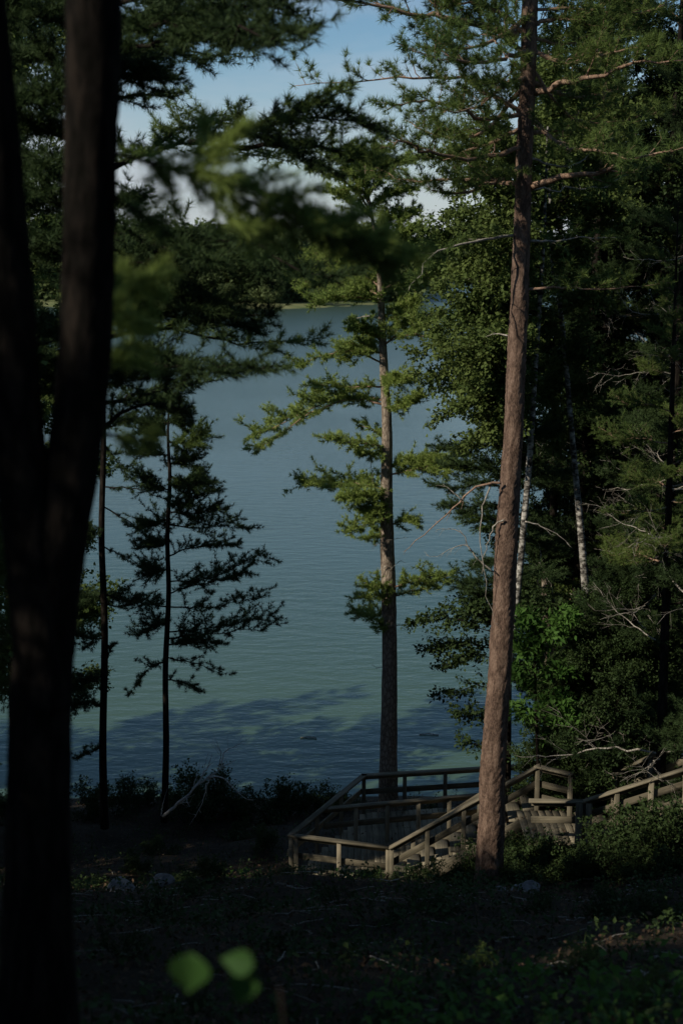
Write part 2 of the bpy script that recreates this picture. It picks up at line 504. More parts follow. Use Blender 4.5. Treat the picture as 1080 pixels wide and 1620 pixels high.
# ------------------------------------------------------------------ ground, water, far land
def grid_obj(name, xs, ys, zf, mt, kind='structure'):
    X, Y = np.meshgrid(xs, ys)
    Z = zf(X, Y)
    V = np.column_stack([X.ravel(), Y.ravel(), Z.ravel()])
    nx, ny = len(xs), len(ys)
    i = (np.arange(ny - 1)[:, None] * nx + np.arange(nx - 1)[None]).ravel()
    F = np.vstack([np.column_stack([i, i + 1, i + nx + 1]), np.column_stack([i, i + nx + 1, i + nx])])
    G = Geo(); G.add(V, F)
    o = G.obj(name, mt, smooth=True)
    return tag(o, kind=kind)


xs = np.concatenate([np.linspace(-260, -26, 40), np.linspace(-25, 25, 201), np.linspace(26, 260, 40)])
ys = np.concatenate([np.linspace(-150, -5, 40), np.linspace(-4, 44, 193)])
grid_obj('ground', xs, ys, lambda x, y: ground(x, y), M['floor'])

G = Geo()
G.add(np.array([(-5000, 30, 0), (5000, 30, 0), (5000, 7000, 0), (-5000, 7000, 0)], float), np.array([(0, 1, 2), (0, 2, 3)]))
tag(G.obj('lake_water', M['water']), kind='structure')


def far_edge(x):
    """distance of the far shoreline"""
    x = np.asarray(x, float)
    e = 398 + 8 * np.sin(x * 0.045) + 5 * np.sin(x * 0.13 + 1)
    bay = 1 / (1 + np.exp(-(x - 30 - 4 * np.sin(x)) / 7.0))
    return e * (1 - bay) + bay * (800 + 12 * np.sin(x * 0.03))


def far_height(x, y):
    d = y - far_edge(x)
    return np.clip(d * 0.05, -1.5, 0.75) + np.clip(d - 30, 0, 400) * 0.012


xs = np.concatenate([np.linspace(-3500, -160, 30), np.linspace(-155, 260, 120), np.linspace(270, 3500, 30)])
ys = np.concatenate([np.linspace(370, 900, 130), np.linspace(920, 7000, 30)])
grid_obj('far_land', xs, ys, far_height, M['fargrass'])

# ------------------------------------------------------------------ far trees
def far_tree_mesh(seed, kind, n=2000, lf=0.040):
    rng = np.random.default_rng(seed)
    Gc, Gt = Geo(), Geo()
    if kind == 'conifer':
        u = rng.uniform(0, 1, n) ** 0.8
        h = 0.02 + 0.98 * u
        rr = (1.02 - h) * 0.23 * (0.75 + 0.4 * np.sin(h * 60)) * np.sqrt(rng.uniform(0.15, 1, n)) + 0.008
    elif kind == 'weeping':
        h = 0.08 + 0.9 * rng.uniform(0, 1, n)
        rr = np.sqrt(np.clip(1 - ((h - 0.55) / 0.5) ** 2, 0.03, 1)) * 0.26 * np.sqrt(rng.uniform(0.2, 1, n))
    else:
        c = np.array([[rng.normal(0, .13), rng.normal(0, .13), rng.uniform(.14, .86)] for _ in range(16)])
        k = rng.integers(0, 16, n)
        P = c[k] + nrm(rng.normal(0, 1, (n, 3))) * (rng.uniform(.2, 1, n)[:, None] ** .5) * rng.uniform(.09, .15, 16)[k][:, None]
    if kind != 'broad':
        a = rng.uniform(0, 2 * np.pi, n)
        P = np.column_stack([np.cos(a) * rr, np.sin(a) * rr, h])
    out = nrm(P * [1, 1, 0] + [0, 0, 0.001] + rng.normal(0, .05, (n, 3)))
    if kind == 'weeping':
        out = out * .3 + [0, 0, -1.0]
    Gc.add(*leaves(rng, P, out, 2, lf, 0.8, 1.0, 0.1, 0.8))
    Gt.add(*tube([(0, 0, -0.02), (0, 0.005, 0.4), (0, 0, 0.9)], [0.016, 0.012, 0.003], 6))
    mc = Gc.mesh('crown', M['far_bright'] if kind == 'weeping' else M['far'])
    return mc, Gt.mesh('trunk', M['bark_dark'])


far_kits = {'conifer': [far_tree_mesh(1, 'conifer'), far_tree_mesh(2, 'conifer')],
            'broad': [far_tree_mesh(3, 'broad'), far_tree_mesh(4, 'broad')],
            'weeping': [far_tree_mesh(5, 'weeping')]}


def far_tree(px, d, h, kind, label, rng, wd=1.0, group='trees along the far shore'):
    x = (px - 540) / 2250 * d
    z = float(far_height(x, d))
    nm = {'conifer': 'pine_tree', 'broad': 'leafy_tree', 'weeping': 'willow_tree'}[kind]
    e = empty(nm, (x, d, z - 0.1), label, 'tree', group)
    mc, mt_ = far_kits[kind][rng.integers(0, len(far_kits[kind]))]
    e.rotation_euler = (0, 0, rng.uniform(0, 6.28))
    for nme, me in (('crown', mc), ('trunk', mt_)):
        o = bpy.data.objects.new(nme, me); link(o, e)
        o.scale = (h * wd, h * wd, h)
    return e


rng = np.random.default_rng(77)
kinds_l = {'conifer': 'far shore conifer {}', 'broad': 'far shore leafy tree {}'}
fpx = list(np.arange(196, 700, 15.5))
for i, px in enumerate(fpx):
    k = 'conifer' if rng.uniform() < 0.45 else 'broad'
    j_ = min(5, int(i / len(fpx) * 6))
    frac = ['left of the grass strip', 'behind the left grass strip', 'just right of the left grass strip', 'seen below the blurred bough', 'behind the crown of the sunlit pine', 'near the tip of the point'][j_]
    frac += [', leftmost', ', second from left', ', third from left', ', fourth from left', ', fifth from left', ', rightmost'][min(5, i - math.ceil(j_ * len(fpx) / 6))]
    x = (px - 540) / 2250 * 410
    far_tree(px + rng.normal(0, 3), float(far_edge(x)) + rng.uniform(24, 36), rng.uniform(15.5, 21), k, kinds_l[k].format(frac), rng, rng.uniform(1.0, 1.3))
far_tree(432, 408, 13.5, 'weeping', 'pale green drooping tree at the far water edge', rng, 1.1, None)
far_tree(365, 408, 6.0, 'broad', 'low pale bush at the end of the left grass strip', rng, 1.5, None)
far_tree(505, 409, 8.0, 'weeping', 'smaller pale drooping tree right of the taller one on the far shore', rng, 1.3, None)

Gw = Geo()
rng = np.random.default_rng(5)
kv = []
for k in ('conifer', 'broad'):
    for me, _ in [far_tree_mesh(11 + len(k), k, 420, 0.075), far_tree_mesh(31 + len(k), k, 420, 0.075)]:
        V = np.empty(len(me.vertices) * 3, np.float32); me.vertices.foreach_get('co', V)
        F = np.empty(len(me.loops), np.int32); me.loops.foreach_get('vertex_index', F)
        F = F.reshape(-1, 3)
        kv.append((V.reshape(-1, 3).astype(float), F))
for i in range(420):
    px = rng.uniform(-80, 1180)
    base = 440 if (px - 540) / 2250 * 430 < 22 else 835
    d = base + rng.uniform(0, 60) if i % 3 else base + rng.uniform(0, 14)
    x = (px - 540) / 2250 * d
    h = rng.uniform(17.5, 23)
    V, F = kv[rng.integers(0, 4)]
    a = rng.uniform(0, 6.28); c, s = math.cos(a), math.sin(a)
    V = V @ np.array([[c, s, 0], [-s, c, 0], [0, 0, 1]]) * [h * 1.25, h * 1.25, h] * 1.0 + [x, d, float(far_height(x, d))]
    Gw.add(V, F)
tag(Gw.obj('far_forest', M['far']), 'dense mixed forest closing the far side of the lake', 'forest', kind='stuff')

# ------------------------------------------------------------------ near tree building blocks
def stem(parent, name, rows, depth, mt, seg=14, rings=60, rough=0.03, seed=0, origin=None, flare=0.0):
    """trunk from rows (px, py, width in px[, depth]); returns the world path and radii"""
    rng = np.random.default_rng(seed)
    pts = []
    for r_ in rows:
        d = r_[3] if len(r_) > 3 else depth
        p = W(r_[0], r_[1], d)
        pts.append([*p, pxr(r_[2], p)])
    S = smooth_path(pts, rings)
    rad = S[:, 3].copy()
    if flare: rad *= 1 + flare * np.exp(-np.arange(rings) / (rings * 0.03))
    G = Geo(); G.add(*tube(S[:, :3], rad, seg, rough, rng))
    o = G.obj(name, mt, parent, origin=np.asarray(parent.location), smooth=True)
    return S[:, :3], rad


def put_bough(parent, wf, mw, mf, name='branch', fname='needles'):
    org = np.asarray(parent.location)
    b = wf[0].obj(name, mw, parent, origin=org, smooth=True)
    if wf[1].n:
        wf[1].obj(fname, mf, b, origin=org)
    return b


# kits of boughs along +X, shared by the trees of the wood
def kit(seed, count, length, **kw):
    res = []
    for i in range(count):
        rng = np.random.default_rng(seed + i)
        L = length
        path = [(0, 0, 0), (L * .35, rng.normal(0, .06) * L, L * rng.uniform(.02, .10)), (L * .7, rng.normal(0, .08) * L, L * rng.uniform(.02, .12)), (L, rng.normal(0, .1) * L, L * rng.uniform(.0, .22))]
        res.append(bough(rng, path, **kw))
    return res


def kit_meshes(k, mw, mf, fname):
    return [(a.mesh('branch', mw), b.mesh(fname, mf)) for a, b in k]


pine_k = kit(100, 5, 2.6, r0=0.03, twig_len=0.95, twigs=40, t0=0.12, step=0.06, n=15, L=0.11, wid=0.011, sub=2, flatness=.3)
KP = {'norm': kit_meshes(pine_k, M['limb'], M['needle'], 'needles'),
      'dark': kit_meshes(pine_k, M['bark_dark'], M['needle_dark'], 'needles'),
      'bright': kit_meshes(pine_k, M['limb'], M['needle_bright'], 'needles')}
bare_k = kit(150, 5, 2.6, r0=0.022, twig_len=0.9, twigs=11, t0=0.25, step=0.12, kind='leaf', n=0, sub=2, lift=0.05, flatness=0.6)
KD = [(a.mesh('dead_branch', M['dead']), None) for a, b in bare_k]
leaf_k = kit(200, 5, 2.6, r0=0.028, twig_len=1.15, twigs=30, t0=0.12, step=0.08, kind='leaf', n=4, L=0.10, wid=0.75, sub=3, lift=0.1, flatness=0.55)
KL = {'norm': kit_meshes(leaf_k, M['bark_dark'], M['leaf'], 'leaves'),
      'dark': kit_meshes(leaf_k, M['bark_dark'], M['leaf_dark'], 'leaves')}
KIT_LEN = 2.6


def place(parent, meshes, rng, p0, direction, length, roll=0.3):
    """shared bough from p0 (world) along direction, as branch > foliage"""
    wm, fm = meshes[rng.integers(0, len(meshes))]
    d = Vector([float(v) for v in direction]).normalized()
    q = d.to_track_quat('X', 'Z')
    mtx = Matrix.Translation(Vector([float(v) for v in p0]) - parent.location) @ q.to_matrix().to_4x4() @ Matrix.Rotation(rng.normal(0, roll), 4, 'X') @ Matrix.Scale(length / KIT_LEN, 4)
    b = bpy.data.objects.new('branch', wm); link(b, parent); b.matrix_local = mtx
    if fm is not None:
        f = bpy.data.objects.new(fm.name.split('.')[0], fm); link(f, b)
    else: b.name = 'dead_branch'
    return b


def trunk_world(parent, pts, mt, seg=10, rings=24, seed=0, rough=0.03):
    rng = np.random.default_rng(seed)
    S = smooth_path(pts, rings)
    G = Geo(); G.add(*tube(S[:, :3], S[:, 3], seg, rough, rng))
    G.obj('trunk', mt, parent, origin=np.asarray(parent.location), smooth=True)
    return S


def wood_tree(name, x, y, height, r0, crown0, nb, blen, kits, mbark, label, group, seed, lean=(0, 0), droop=0.0, shape='cone', bare=0):
    rng = np.random.default_rng(seed)
    z = float(ground(x, y)) - 0.1
    e = empty(name, (x, y, z), label, 'tree', group)
    pts = [(x, y, z - .3, r0 * 1.2), (x + lean[0] * .3, y + lean[1] * .3, z + height * .35, r0 * .85), (x + lean[0] * .7, y + lean[1] * .7, z + height * .7, r0 * .5), (x + lean[0], y + lean[1], z + height, r0 * .08)]
    S = trunk_world(e, pts, mbark, seed=seed)
    zs = S[:, 2]
    for i in range(nb):
        t = (i + rng.uniform(0, 1)) / nb
        h = z + height * (crown0 + (0.985 - crown0) * t)
        p = [np.interp(h, zs, S[:, k]) for k in range(3)]
        a = i * 2.4 + rng.normal(0, .4)
        if shape == 'cone': L = blen * (1.0 - 0.78 * t) * rng.uniform(.75, 1.15)
        else: L = blen * math.sqrt(max(0.08, 1 - ((t - .4) / .68) ** 2)) * rng.uniform(.7, 1.1)
        el = (-0.12 + 0.55 * t - droop) if shape == 'cone' else (0.05 + 0.8 * t)
        place(e, kits, rng, p, (math.cos(a), math.sin(a), math.tan(el)), max(L, .5))
    for i in range(bare):
        h = z + height * rng.uniform(.08, .62)
        p = [np.interp(h, zs, S[:, k]) for k in range(3)]
        a = rng.uniform(0, 6.28)
        place(e, KD, rng, p, (math.cos(a), math.sin(a), rng.uniform(-.25, .35)), rng.uniform(1.4, 2.9), .8)
    return e


# ------------------------------------------------------------------ forked tree close to the viewer, left
FT = 5.7
base = W(60, 1900, FT); base[2] = float(ground(base[0], FT))
e = empty('forked_pine_tree', base, 'dark forked pine trunk close to the viewer at the left edge, out of focus', 'tree')
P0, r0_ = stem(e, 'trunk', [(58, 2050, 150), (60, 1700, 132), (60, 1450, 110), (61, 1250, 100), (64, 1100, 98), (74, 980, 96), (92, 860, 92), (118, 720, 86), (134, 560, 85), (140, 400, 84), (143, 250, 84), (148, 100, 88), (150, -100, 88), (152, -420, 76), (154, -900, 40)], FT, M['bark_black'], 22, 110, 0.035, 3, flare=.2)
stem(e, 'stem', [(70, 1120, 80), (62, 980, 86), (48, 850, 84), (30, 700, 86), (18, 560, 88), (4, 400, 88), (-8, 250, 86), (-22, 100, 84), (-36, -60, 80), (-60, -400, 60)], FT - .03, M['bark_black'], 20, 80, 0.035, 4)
near_b = [
    ([(150, 235, 5.75), (260, 262, 5.9), (380, 305, 6.1), (500, 345, 6.3), (640, 400, 6.5)], .32, 36),
    ([(380, 312, 6.1), (470, 350, 6.25), (560, 395, 6.4), (620, 425, 6.5)], .20, 16),
    ([(150, 300, 5.75), (210, 330, 5.9), (290, 385, 6.2)], .10, 5),
    ([(140, 640, 5.9), (190, 560, 6.3), (230, 500, 6.6)], .16, 9),
    ([(140, 560, 5.8), (200, 470, 6.4), (245, 430, 6.7)], .20, 14),
    ([(130, 690, 5.8), (200, 690, 6.2), (250, 705, 6.5)], .07, 5),
]
for i, (pp, tl, tn) in enumerate(near_b):
    rg = np.random.default_rng(300 + i)
    path = [W(*p) for p in pp]
    put_bough(e, bough(rg, path, 0.010, tl, tn, t0=0.16, step=0.020, n=18, L=0.08, wid=0.0042, sub=4, bare=.1, lift=.0, flatness=.65), M['bark_dark'], M['needle_bright'] if i in (0, 3, 4) else M['needle'])  # boughs meant as sunlit get the brighter needle colour
# its upper crown, above the frame
rg = np.random.default_rng(12)
for i in range(16):
    a = i * 2.4
    p = W(150, -500 - i * 30, FT)
    place(e, KP['dark'], rg, p, (math.cos(a), math.sin(a), .25), rg.uniform(1.5, 2.6))


def px_tree(name, label, group, trunk_rows, depth, mt, boughs, mw, mf, seed, bkw, rings=60, seg=12, base_py=None, fname='needles', cat='tree', tr_rough=.03):
    b0 = W(trunk_rows[0][0], trunk_rows[0][1], trunk_rows[0][3] if len(trunk_rows[0]) > 3 else depth)
    e = empty(name, b0, label, cat, group)
    S, rad = stem(e, 'trunk', trunk_rows, depth, mt, seg, rings, tr_rough, seed)
    for i, bb in enumerate(boughs):
        rg = np.random.default_rng(seed * 100 + i)
        path = bb[0]; kw = dict(bkw); kw.update(bb[1] if len(bb) > 1 else {})
        mfo = kw.pop('mf', mf); mwo = kw.pop('mw', mw); dd = kw.pop('dd', None)
        nm = kw.pop('name', 'branch')
        if dd is None: dd = rg.uniform(-1, 1) * 0.018 * abs(path[-1][0] - path[0][0])
        n = len(path)
        pts = [W(p[0], p[1], p[2] if len(p) > 2 else depth + dd * j / (n - 1)) for j, p in enumerate(path)]
        put_bough(e, bough(rg, pts, **kw), mwo, mfo, nm, fname)
    return e, S, rad


# ------------------------------------------------------------------ pine behind the forked trunk (15 m)
bk = dict(r0=.028, twig_len=.62, twigs=34, t0=.1, step=.045, n=16, L=.105, wid=.0085, sub=2, bare=.1, flatness=.34)
B = []  # mf gives boughs meant as sunlit a lighter needle colour
for pth, kw in [
    ([(140, 60), (260, 30), (380, 10), (470, 20)], {}),
    ([(140, 20), (260, -20), (400, -30), (520, -10)], {}), ([(145, 100), (230, 70), (330, 60), (430, 70)], {}),
    ([(140, 170), (190, 155), (240, 150), (288, 158)], dict(twig_len=.4, twigs=14)),
    ([(140, 60), (200, 100), (250, 120)], dict(twig_len=.5)),
    ([(150, 290), (250, 215), (340, 195), (430, 215), (520, 250)], dict(twigs=28, mf=M['needle'])),
    ([(330, 222), (430, 196), (520, 186), (600, 205)], dict(twig_len=.42, t0=.2)), ([(380, 235), (470, 228), (560, 244), (612, 262)], dict(twig_len=.4, t0=.2, mf=M['needle'])),
    ([(420, 190), (480, 170), (560, 140)], dict(twig_len=.45, twigs=14, mf=M['needle'])),
    ([(145, 440), (250, 400), (360, 385), (470, 420), (540, 450)], dict(twigs=28)),
    ([(145, 470), (240, 440), (350, 430), (440, 450)], {}),
    ([(145, 540), (250, 520), (380, 545), (505, 530)], dict(twigs=28, mf=M['needle'])),
    ([(145, 580), (230, 570), (330, 580), (420, 580)], dict(twig_len=.5)),
    ([(145, 500), (250, 480), (330, 490), (430, 500)], {}),
    ([(145, 640), (220, 625), (300, 610), (350, 600)], dict(twig_len=.4, twigs=14)),
    ([(140, 700), (200, 650), (260, 640), (300, 655)], dict(twig_len=.35, twigs=12)),
    ([(135, 300), (80, 270), (20, 240)], {}), ([(135, 420), (80, 400), (10, 410)], {}), ([(135, 60), (80, 30), (0, 30)], {}),
    ([(135, 540), (80, 530), (20, 520)], {}), ([(140, 350), (200, 370), (280, 400), (340, 415)], dict(twig_len=.5)),
    ([(135, 640), (90, 600), (50, 590)], {}),
    ([(135, 110), (80, 95), (15, 90)], {}), ([(135, 170), (80, 160), (10, 165)], {}), ([(135, 230), (80, 210), (15, 200)], {}), ([(135, 10), (80, -5), (15, 0)], {}), ([(135, 340), (80, 320), (15, 325)], {}),
    ([(142, 90), (220, 95), (300, 80), (380, 90)], {}), ([(142, 40), (210, 30), (290, 25), (360, 40)], {}), ([(142, 100), (190, 120), (235, 125), (275, 125)], dict(twig_len=.4)),
    ([(142, 0), (230, -20), (330, -10), (430, 10)], {}), ([(142, 30), (300, 50), (400, 55), (480, 60)], dict(twig_len=.5)),
    ([(145, 270), (230, 245), (320, 225), (400, 240), (470, 262)], dict(twigs=36, mf=M['needle'])), ([(145, 340), (180, 325), (215, 315)], dict(twig_len=.35)),
    ([(145, 450), (260, 420), (380, 410), (490, 440)], dict(mf=M['needle'])), ([(145, 490), (220, 475), (300, 480)], {}),
    ([(145, 520), (240, 500), (330, 510), (400, 520)], {}), ([(145, 600), (200, 590), (270, 600)], {}), ([(300, 225), (380, 215), (450, 235), (540, 280)], dict(twig_len=.45)),
]:
    B.append((pth, kw))
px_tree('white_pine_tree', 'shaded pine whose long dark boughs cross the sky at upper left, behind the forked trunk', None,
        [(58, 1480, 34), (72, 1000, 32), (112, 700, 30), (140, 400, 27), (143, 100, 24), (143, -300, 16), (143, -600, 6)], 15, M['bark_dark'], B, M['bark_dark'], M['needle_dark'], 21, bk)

# ------------------------------------------------------------------ slender pines standing at the water edge, left
bk = dict(r0=.020, twig_len=.54, twigs=28, t0=.08, step=.055, n=14, L=.11, wid=.012, sub=3, bare=.05, lift=.20, flatness=.46, taper=.45)
B = [([(164, 640), (230, 628), (300, 622)],), ([(164, 590), (220, 575), (270, 570)],), ([(163, 680), (200, 668), (240, 668)],),
     ([(164, 770), (220, 775), (290, 800)], dict(twigs=10, twig_len=.3)), ([(164, 865), (205, 885), (240, 905)], dict(twigs=9, twig_len=.4)),
     ([(166, 940), (205, 950), (255, 955)], dict(twigs=16)), ([(166, 955), (190, 960), (225, 950)], dict(twigs=12, twig_len=.4)),
     ([(163, 700), (185, 730), (215, 765)], dict(twigs=12)), ([(163, 740), (140, 750), (110, 755)],), ([(163, 830), (140, 850), (112, 870)],),
     ([(163, 940), (140, 950), (105, 955)],), ([(163, 1010), (140, 1010), (105, 1000)],), ([(163, 1050), (172, 1035), (180, 1020)], dict(twig_len=.2, twigs=8)),
     ([(163, 1070), (140, 1075), (112, 1090)], dict(twig_len=.4)), ([(163, 1120), (140, 1110), (115, 1120)], dict(twig_len=.4)), ([(163, 1180), (145, 1190), (120, 1200)], dict(twig_len=.35, twigs=10)),
     ([(162, 560), (130, 540), (100, 545)],), ([(162, 520), (200, 490), (250, 480)],), ([(162, 480), (190, 450), (230, 440)],), ([(162, 620), (130, 610), (100, 620)],),
     ([(162, 440), (180, 420), (210, 400)],), ([(162, 800), (210, 830), (235, 850)], dict(twigs=6, twig_len=.3))]
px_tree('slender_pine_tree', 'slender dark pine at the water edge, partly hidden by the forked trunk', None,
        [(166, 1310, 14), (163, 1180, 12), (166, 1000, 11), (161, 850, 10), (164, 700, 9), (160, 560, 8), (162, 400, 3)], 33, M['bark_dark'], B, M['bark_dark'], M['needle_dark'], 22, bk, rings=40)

B = [([(267, 640), (275, 632), (284, 636)], dict(twig_len=.22, twigs=10)), ([(267, 638), (258, 632), (250, 633)], dict(twig_len=.22, twigs=10)), ([(267, 645), (268, 635), (267, 624)], dict(twig_len=.2, twigs=12)), ([(267, 668), (280, 668), (290, 672)], dict(twig_len=.4)), ([(267, 670), (250, 668), (240, 672)], dict(twig_len=.4)), ([(267, 655), (282, 650), (297, 655)], dict(twig_len=.35)), ([(267, 650), (250, 640), (238, 640)], dict(twig_len=.35)),
     ([(267, 700), (300, 700), (327, 687)], dict(mf=M['needle'])), ([(267, 690), (245, 685), (227, 680)],), ([(267, 720), (240, 718), (225, 712)],),
     ([(267, 735), (290, 730), (305, 728)],), ([(267, 765), (300, 765), (330, 762)],), ([(267, 750), (290, 765), (310, 760)], dict(mf=M['needle'])),
     ([(267, 775), (245, 770), (228, 762)],), ([(267, 810), (310, 812), (357, 806)],), ([(267, 800), (300, 795), (333, 770)],),
     ([(267, 830), (320, 835), (360, 825), (392, 840)], dict(twigs=24)), ([(267, 820), (245, 830), (218, 836)],), ([(267, 860), (250, 862), (235, 862)],),
     ([(267, 880), (310, 865), (350, 862), (372, 862)], dict(twig_len=.4)), ([(266, 920), (320, 915), (380, 895), (422, 876)], dict(twigs=26)),
     ([(266, 940), (310, 925), (360, 915), (395, 905)],), ([(266, 900), (250, 905), (232, 910)],), ([(266, 960), (320, 962), (370, 955), (415, 945)], dict(twigs=20)),
     ([(266, 1000), (320, 995), (380, 985), (437, 968)], dict(twigs=28)), ([(266, 1010), (330, 1005), (390, 995), (437, 988)], dict(twigs=24)), ([(266, 985), (245, 990), (232, 1000)],),
     ([(266, 1020), (300, 1018), (345, 1015)],), ([(265, 1040), (300, 1048), (330, 1055), (363, 1067)], dict(twigs=12, twig_len=.32)), ([(265, 1045), (235, 1060), (205, 1100)], dict(twigs=14, twig_len=.35)),
     ([(265, 1075), (290, 1080), (313, 1092)], dict(twigs=12, twig_len=.35)), ([(265, 960), (225, 955), (172, 945)], dict(twigs=20, twig_len=.4))]
px_tree('small_pine_tree', 'small dark pine silhouetted against the water, boughs longer on its right side', None,
        [(260, 1300, 12), (263, 1180, 10), (262, 1060, 9), (267, 940, 8), (265, 850, 7), (269, 760, 6), (266, 690, 4), (268, 626, 2)], 32, M['bark_dark'], B, M['bark_dark'], M['needle_dark'], 23, bk, rings=50)

# ------------------------------------------------------------------ sunlit pine in the middle
bk = dict(r0=.026, twig_len=.62, twigs=34, t0=.08, step=.06, n=12, L=.11, wid=.016, sub=5, bare=.05, lift=.12, flatness=.44, taper=.35, spread=1.1)
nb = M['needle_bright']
B = [([(606, 634), (575, 626), (520, 632), (470, 655), (430, 680), (398, 690)], dict(twigs=40, twig_len=.62)),
     ([(606, 640), (560, 632), (510, 645), (460, 675), (420, 700), (405, 715)], dict(twigs=26, twig_len=.42)),
     ([(606, 612), (560, 612), (520, 612), (495, 606)], dict(twigs=18, twig_len=.5)),
     ([(605, 575), (560, 555), (520, 560), (480, 575), (460, 578)], dict(twigs=22, twig_len=.42)),
     ([(605, 560), (575, 550), (545, 556)], dict(twig_len=.5)),
     ([(610, 708), (580, 702), (545, 700), (518, 692)], dict(twigs=20, twig_len=.45)), ([(610, 716), (590, 718), (568, 716)], dict(twig_len=.4, twigs=14)),
     ([(612, 775), (570, 766), (520, 766), (478, 766)], dict(twigs=34, twig_len=.6)), ([(612, 782), (580, 784), (545, 788)], dict(twig_len=.45)),
     ([(614, 815), (590, 825), (565, 835), (550, 842)], dict(twigs=18, twig_len=.45)), ([(614, 800), (595, 805), (580, 812)], dict(twig_len=.4)), ([(614, 835), (600, 845), (585, 850)], dict(twig_len=.35, twigs=12)),
     ([(618, 928), (600, 928), (578, 928)], dict(twig_len=.4, twigs=14)), ([(618, 950), (595, 945), (572, 945)], dict(twig_len=.4, twigs=12)), ([(618, 970), (590, 972), (558, 968)], dict(twig_len=.45, twigs=18)),
     ([(616, 985), (608, 990), (600, 992)], dict(twig_len=.3, twigs=8)),
     ([(612, 752), (660, 742), (700, 742), (738, 740)], dict(twigs=30, twig_len=.58)), ([(612, 740), (650, 730), (690, 728)], dict(twig_len=.4)),
     ([(616, 830), (640, 824), (658, 826)], dict(twig_len=.35, twigs=14)), ([(620, 930), (650, 920), (680, 912), (710, 916)], dict(twigs=24, twig_len=.5)), ([(620, 945), (650, 935), (690, 928)], dict(twigs=12, twig_len=.35)),
     ([(606, 590), (620, 600), (640, 600)], dict(twig_len=.4)), ([(606, 650), (640, 640), (660, 630)], dict(twig_len=.4)),
     ([(606, 545), (640, 530), (680, 532), (710, 540)], dict(twigs=22)), ([(604, 500), (630, 492), (650, 485)], dict(twig_len=.4)), ([(604, 520), (640, 515), (670, 508)], dict(twig_len=.45)),
     ([(604, 505), (580, 500), (545, 508)], dict(twigs=4, twig_len=.2, mw=M['dead'], r0=.03)),
     ([(603, 480), (570, 470), (530, 470), (495, 478)], dict(twigs=26)), ([(603, 470), (560, 445), (520, 440), (480, 455)], dict(twigs=28)), ([(602, 455), (560, 420), (530, 405), (505, 400)], {}),
     ([(602, 440), (580, 400), (550, 375)], {}), ([(602, 460), (640, 440), (680, 432), (705, 425)], dict(twigs=24)), ([(600, 430), (640, 405), (680, 395), (700, 392)], {}),
     ([(598, 400), (570, 375), (540, 352)], dict(twig_len=.45)), ([(596, 390), (630, 370), (665, 362)], dict(twig_len=.5)), ([(592, 365), (620, 345), (655, 338)], dict(twig_len=.45)),
     ([(588, 345), (560, 320), (530, 305)], dict(twig_len=.4)), ([(584, 330), (550, 290), (515, 272), (488, 264)], dict(twigs=20, twig_len=.4)), ([(582, 320), (560, 280), (530, 250)], dict(twig_len=.4)),
     ([(580, 315), (600, 285), (625, 262), (650, 250)], dict(twig_len=.42)), ([(582, 330), (615, 310), (650, 300)], dict(twig_len=.4)), ([(578, 300), (575, 265), (565, 240)], dict(twig_len=.35)), ([(578, 300), (590, 260), (600, 235)], dict(twig_len=.35)),
     ([(612, 700), (590, 680), (565, 672)], dict(twig_len=.3, twigs=8)), ([(604, 540), (580, 522), (560, 518)], dict(twig_len=.35))]
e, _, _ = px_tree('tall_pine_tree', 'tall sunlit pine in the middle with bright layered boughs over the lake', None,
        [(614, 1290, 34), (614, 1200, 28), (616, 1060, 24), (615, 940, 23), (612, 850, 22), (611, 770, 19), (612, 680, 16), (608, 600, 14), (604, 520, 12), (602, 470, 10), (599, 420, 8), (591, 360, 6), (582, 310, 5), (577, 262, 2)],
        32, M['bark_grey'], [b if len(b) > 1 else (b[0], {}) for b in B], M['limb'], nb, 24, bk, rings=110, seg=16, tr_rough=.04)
# dead stubs on its trunk
Gs = Geo()
for pp, r_ in [([(608, 858), (598, 860), (588, 868)], .012), ([(614, 855), (630, 852), (645, 850)], .010), ([(612, 895), (600, 902), (590, 905)], .010), ([(618, 990), (640, 988), (660, 985)], .012), ([(606, 1055), (596, 1056), (588, 1052)], .009), ([(618, 900), (632, 888), (640, 890)], .008), ([(586, 732), (588, 748), (590, 770)], .008)]:
    rg = np.random.default_rng(int(pp[0][1]))
    b_ = bough(rg, [W(p[0], p[1], 31.8) for p in pp], r_, .12, 3, kind='leaf', n=0)[0]
    b_.obj('dead_branch', M['dead'], e, origin=np.asarray(e.location), smooth=True)

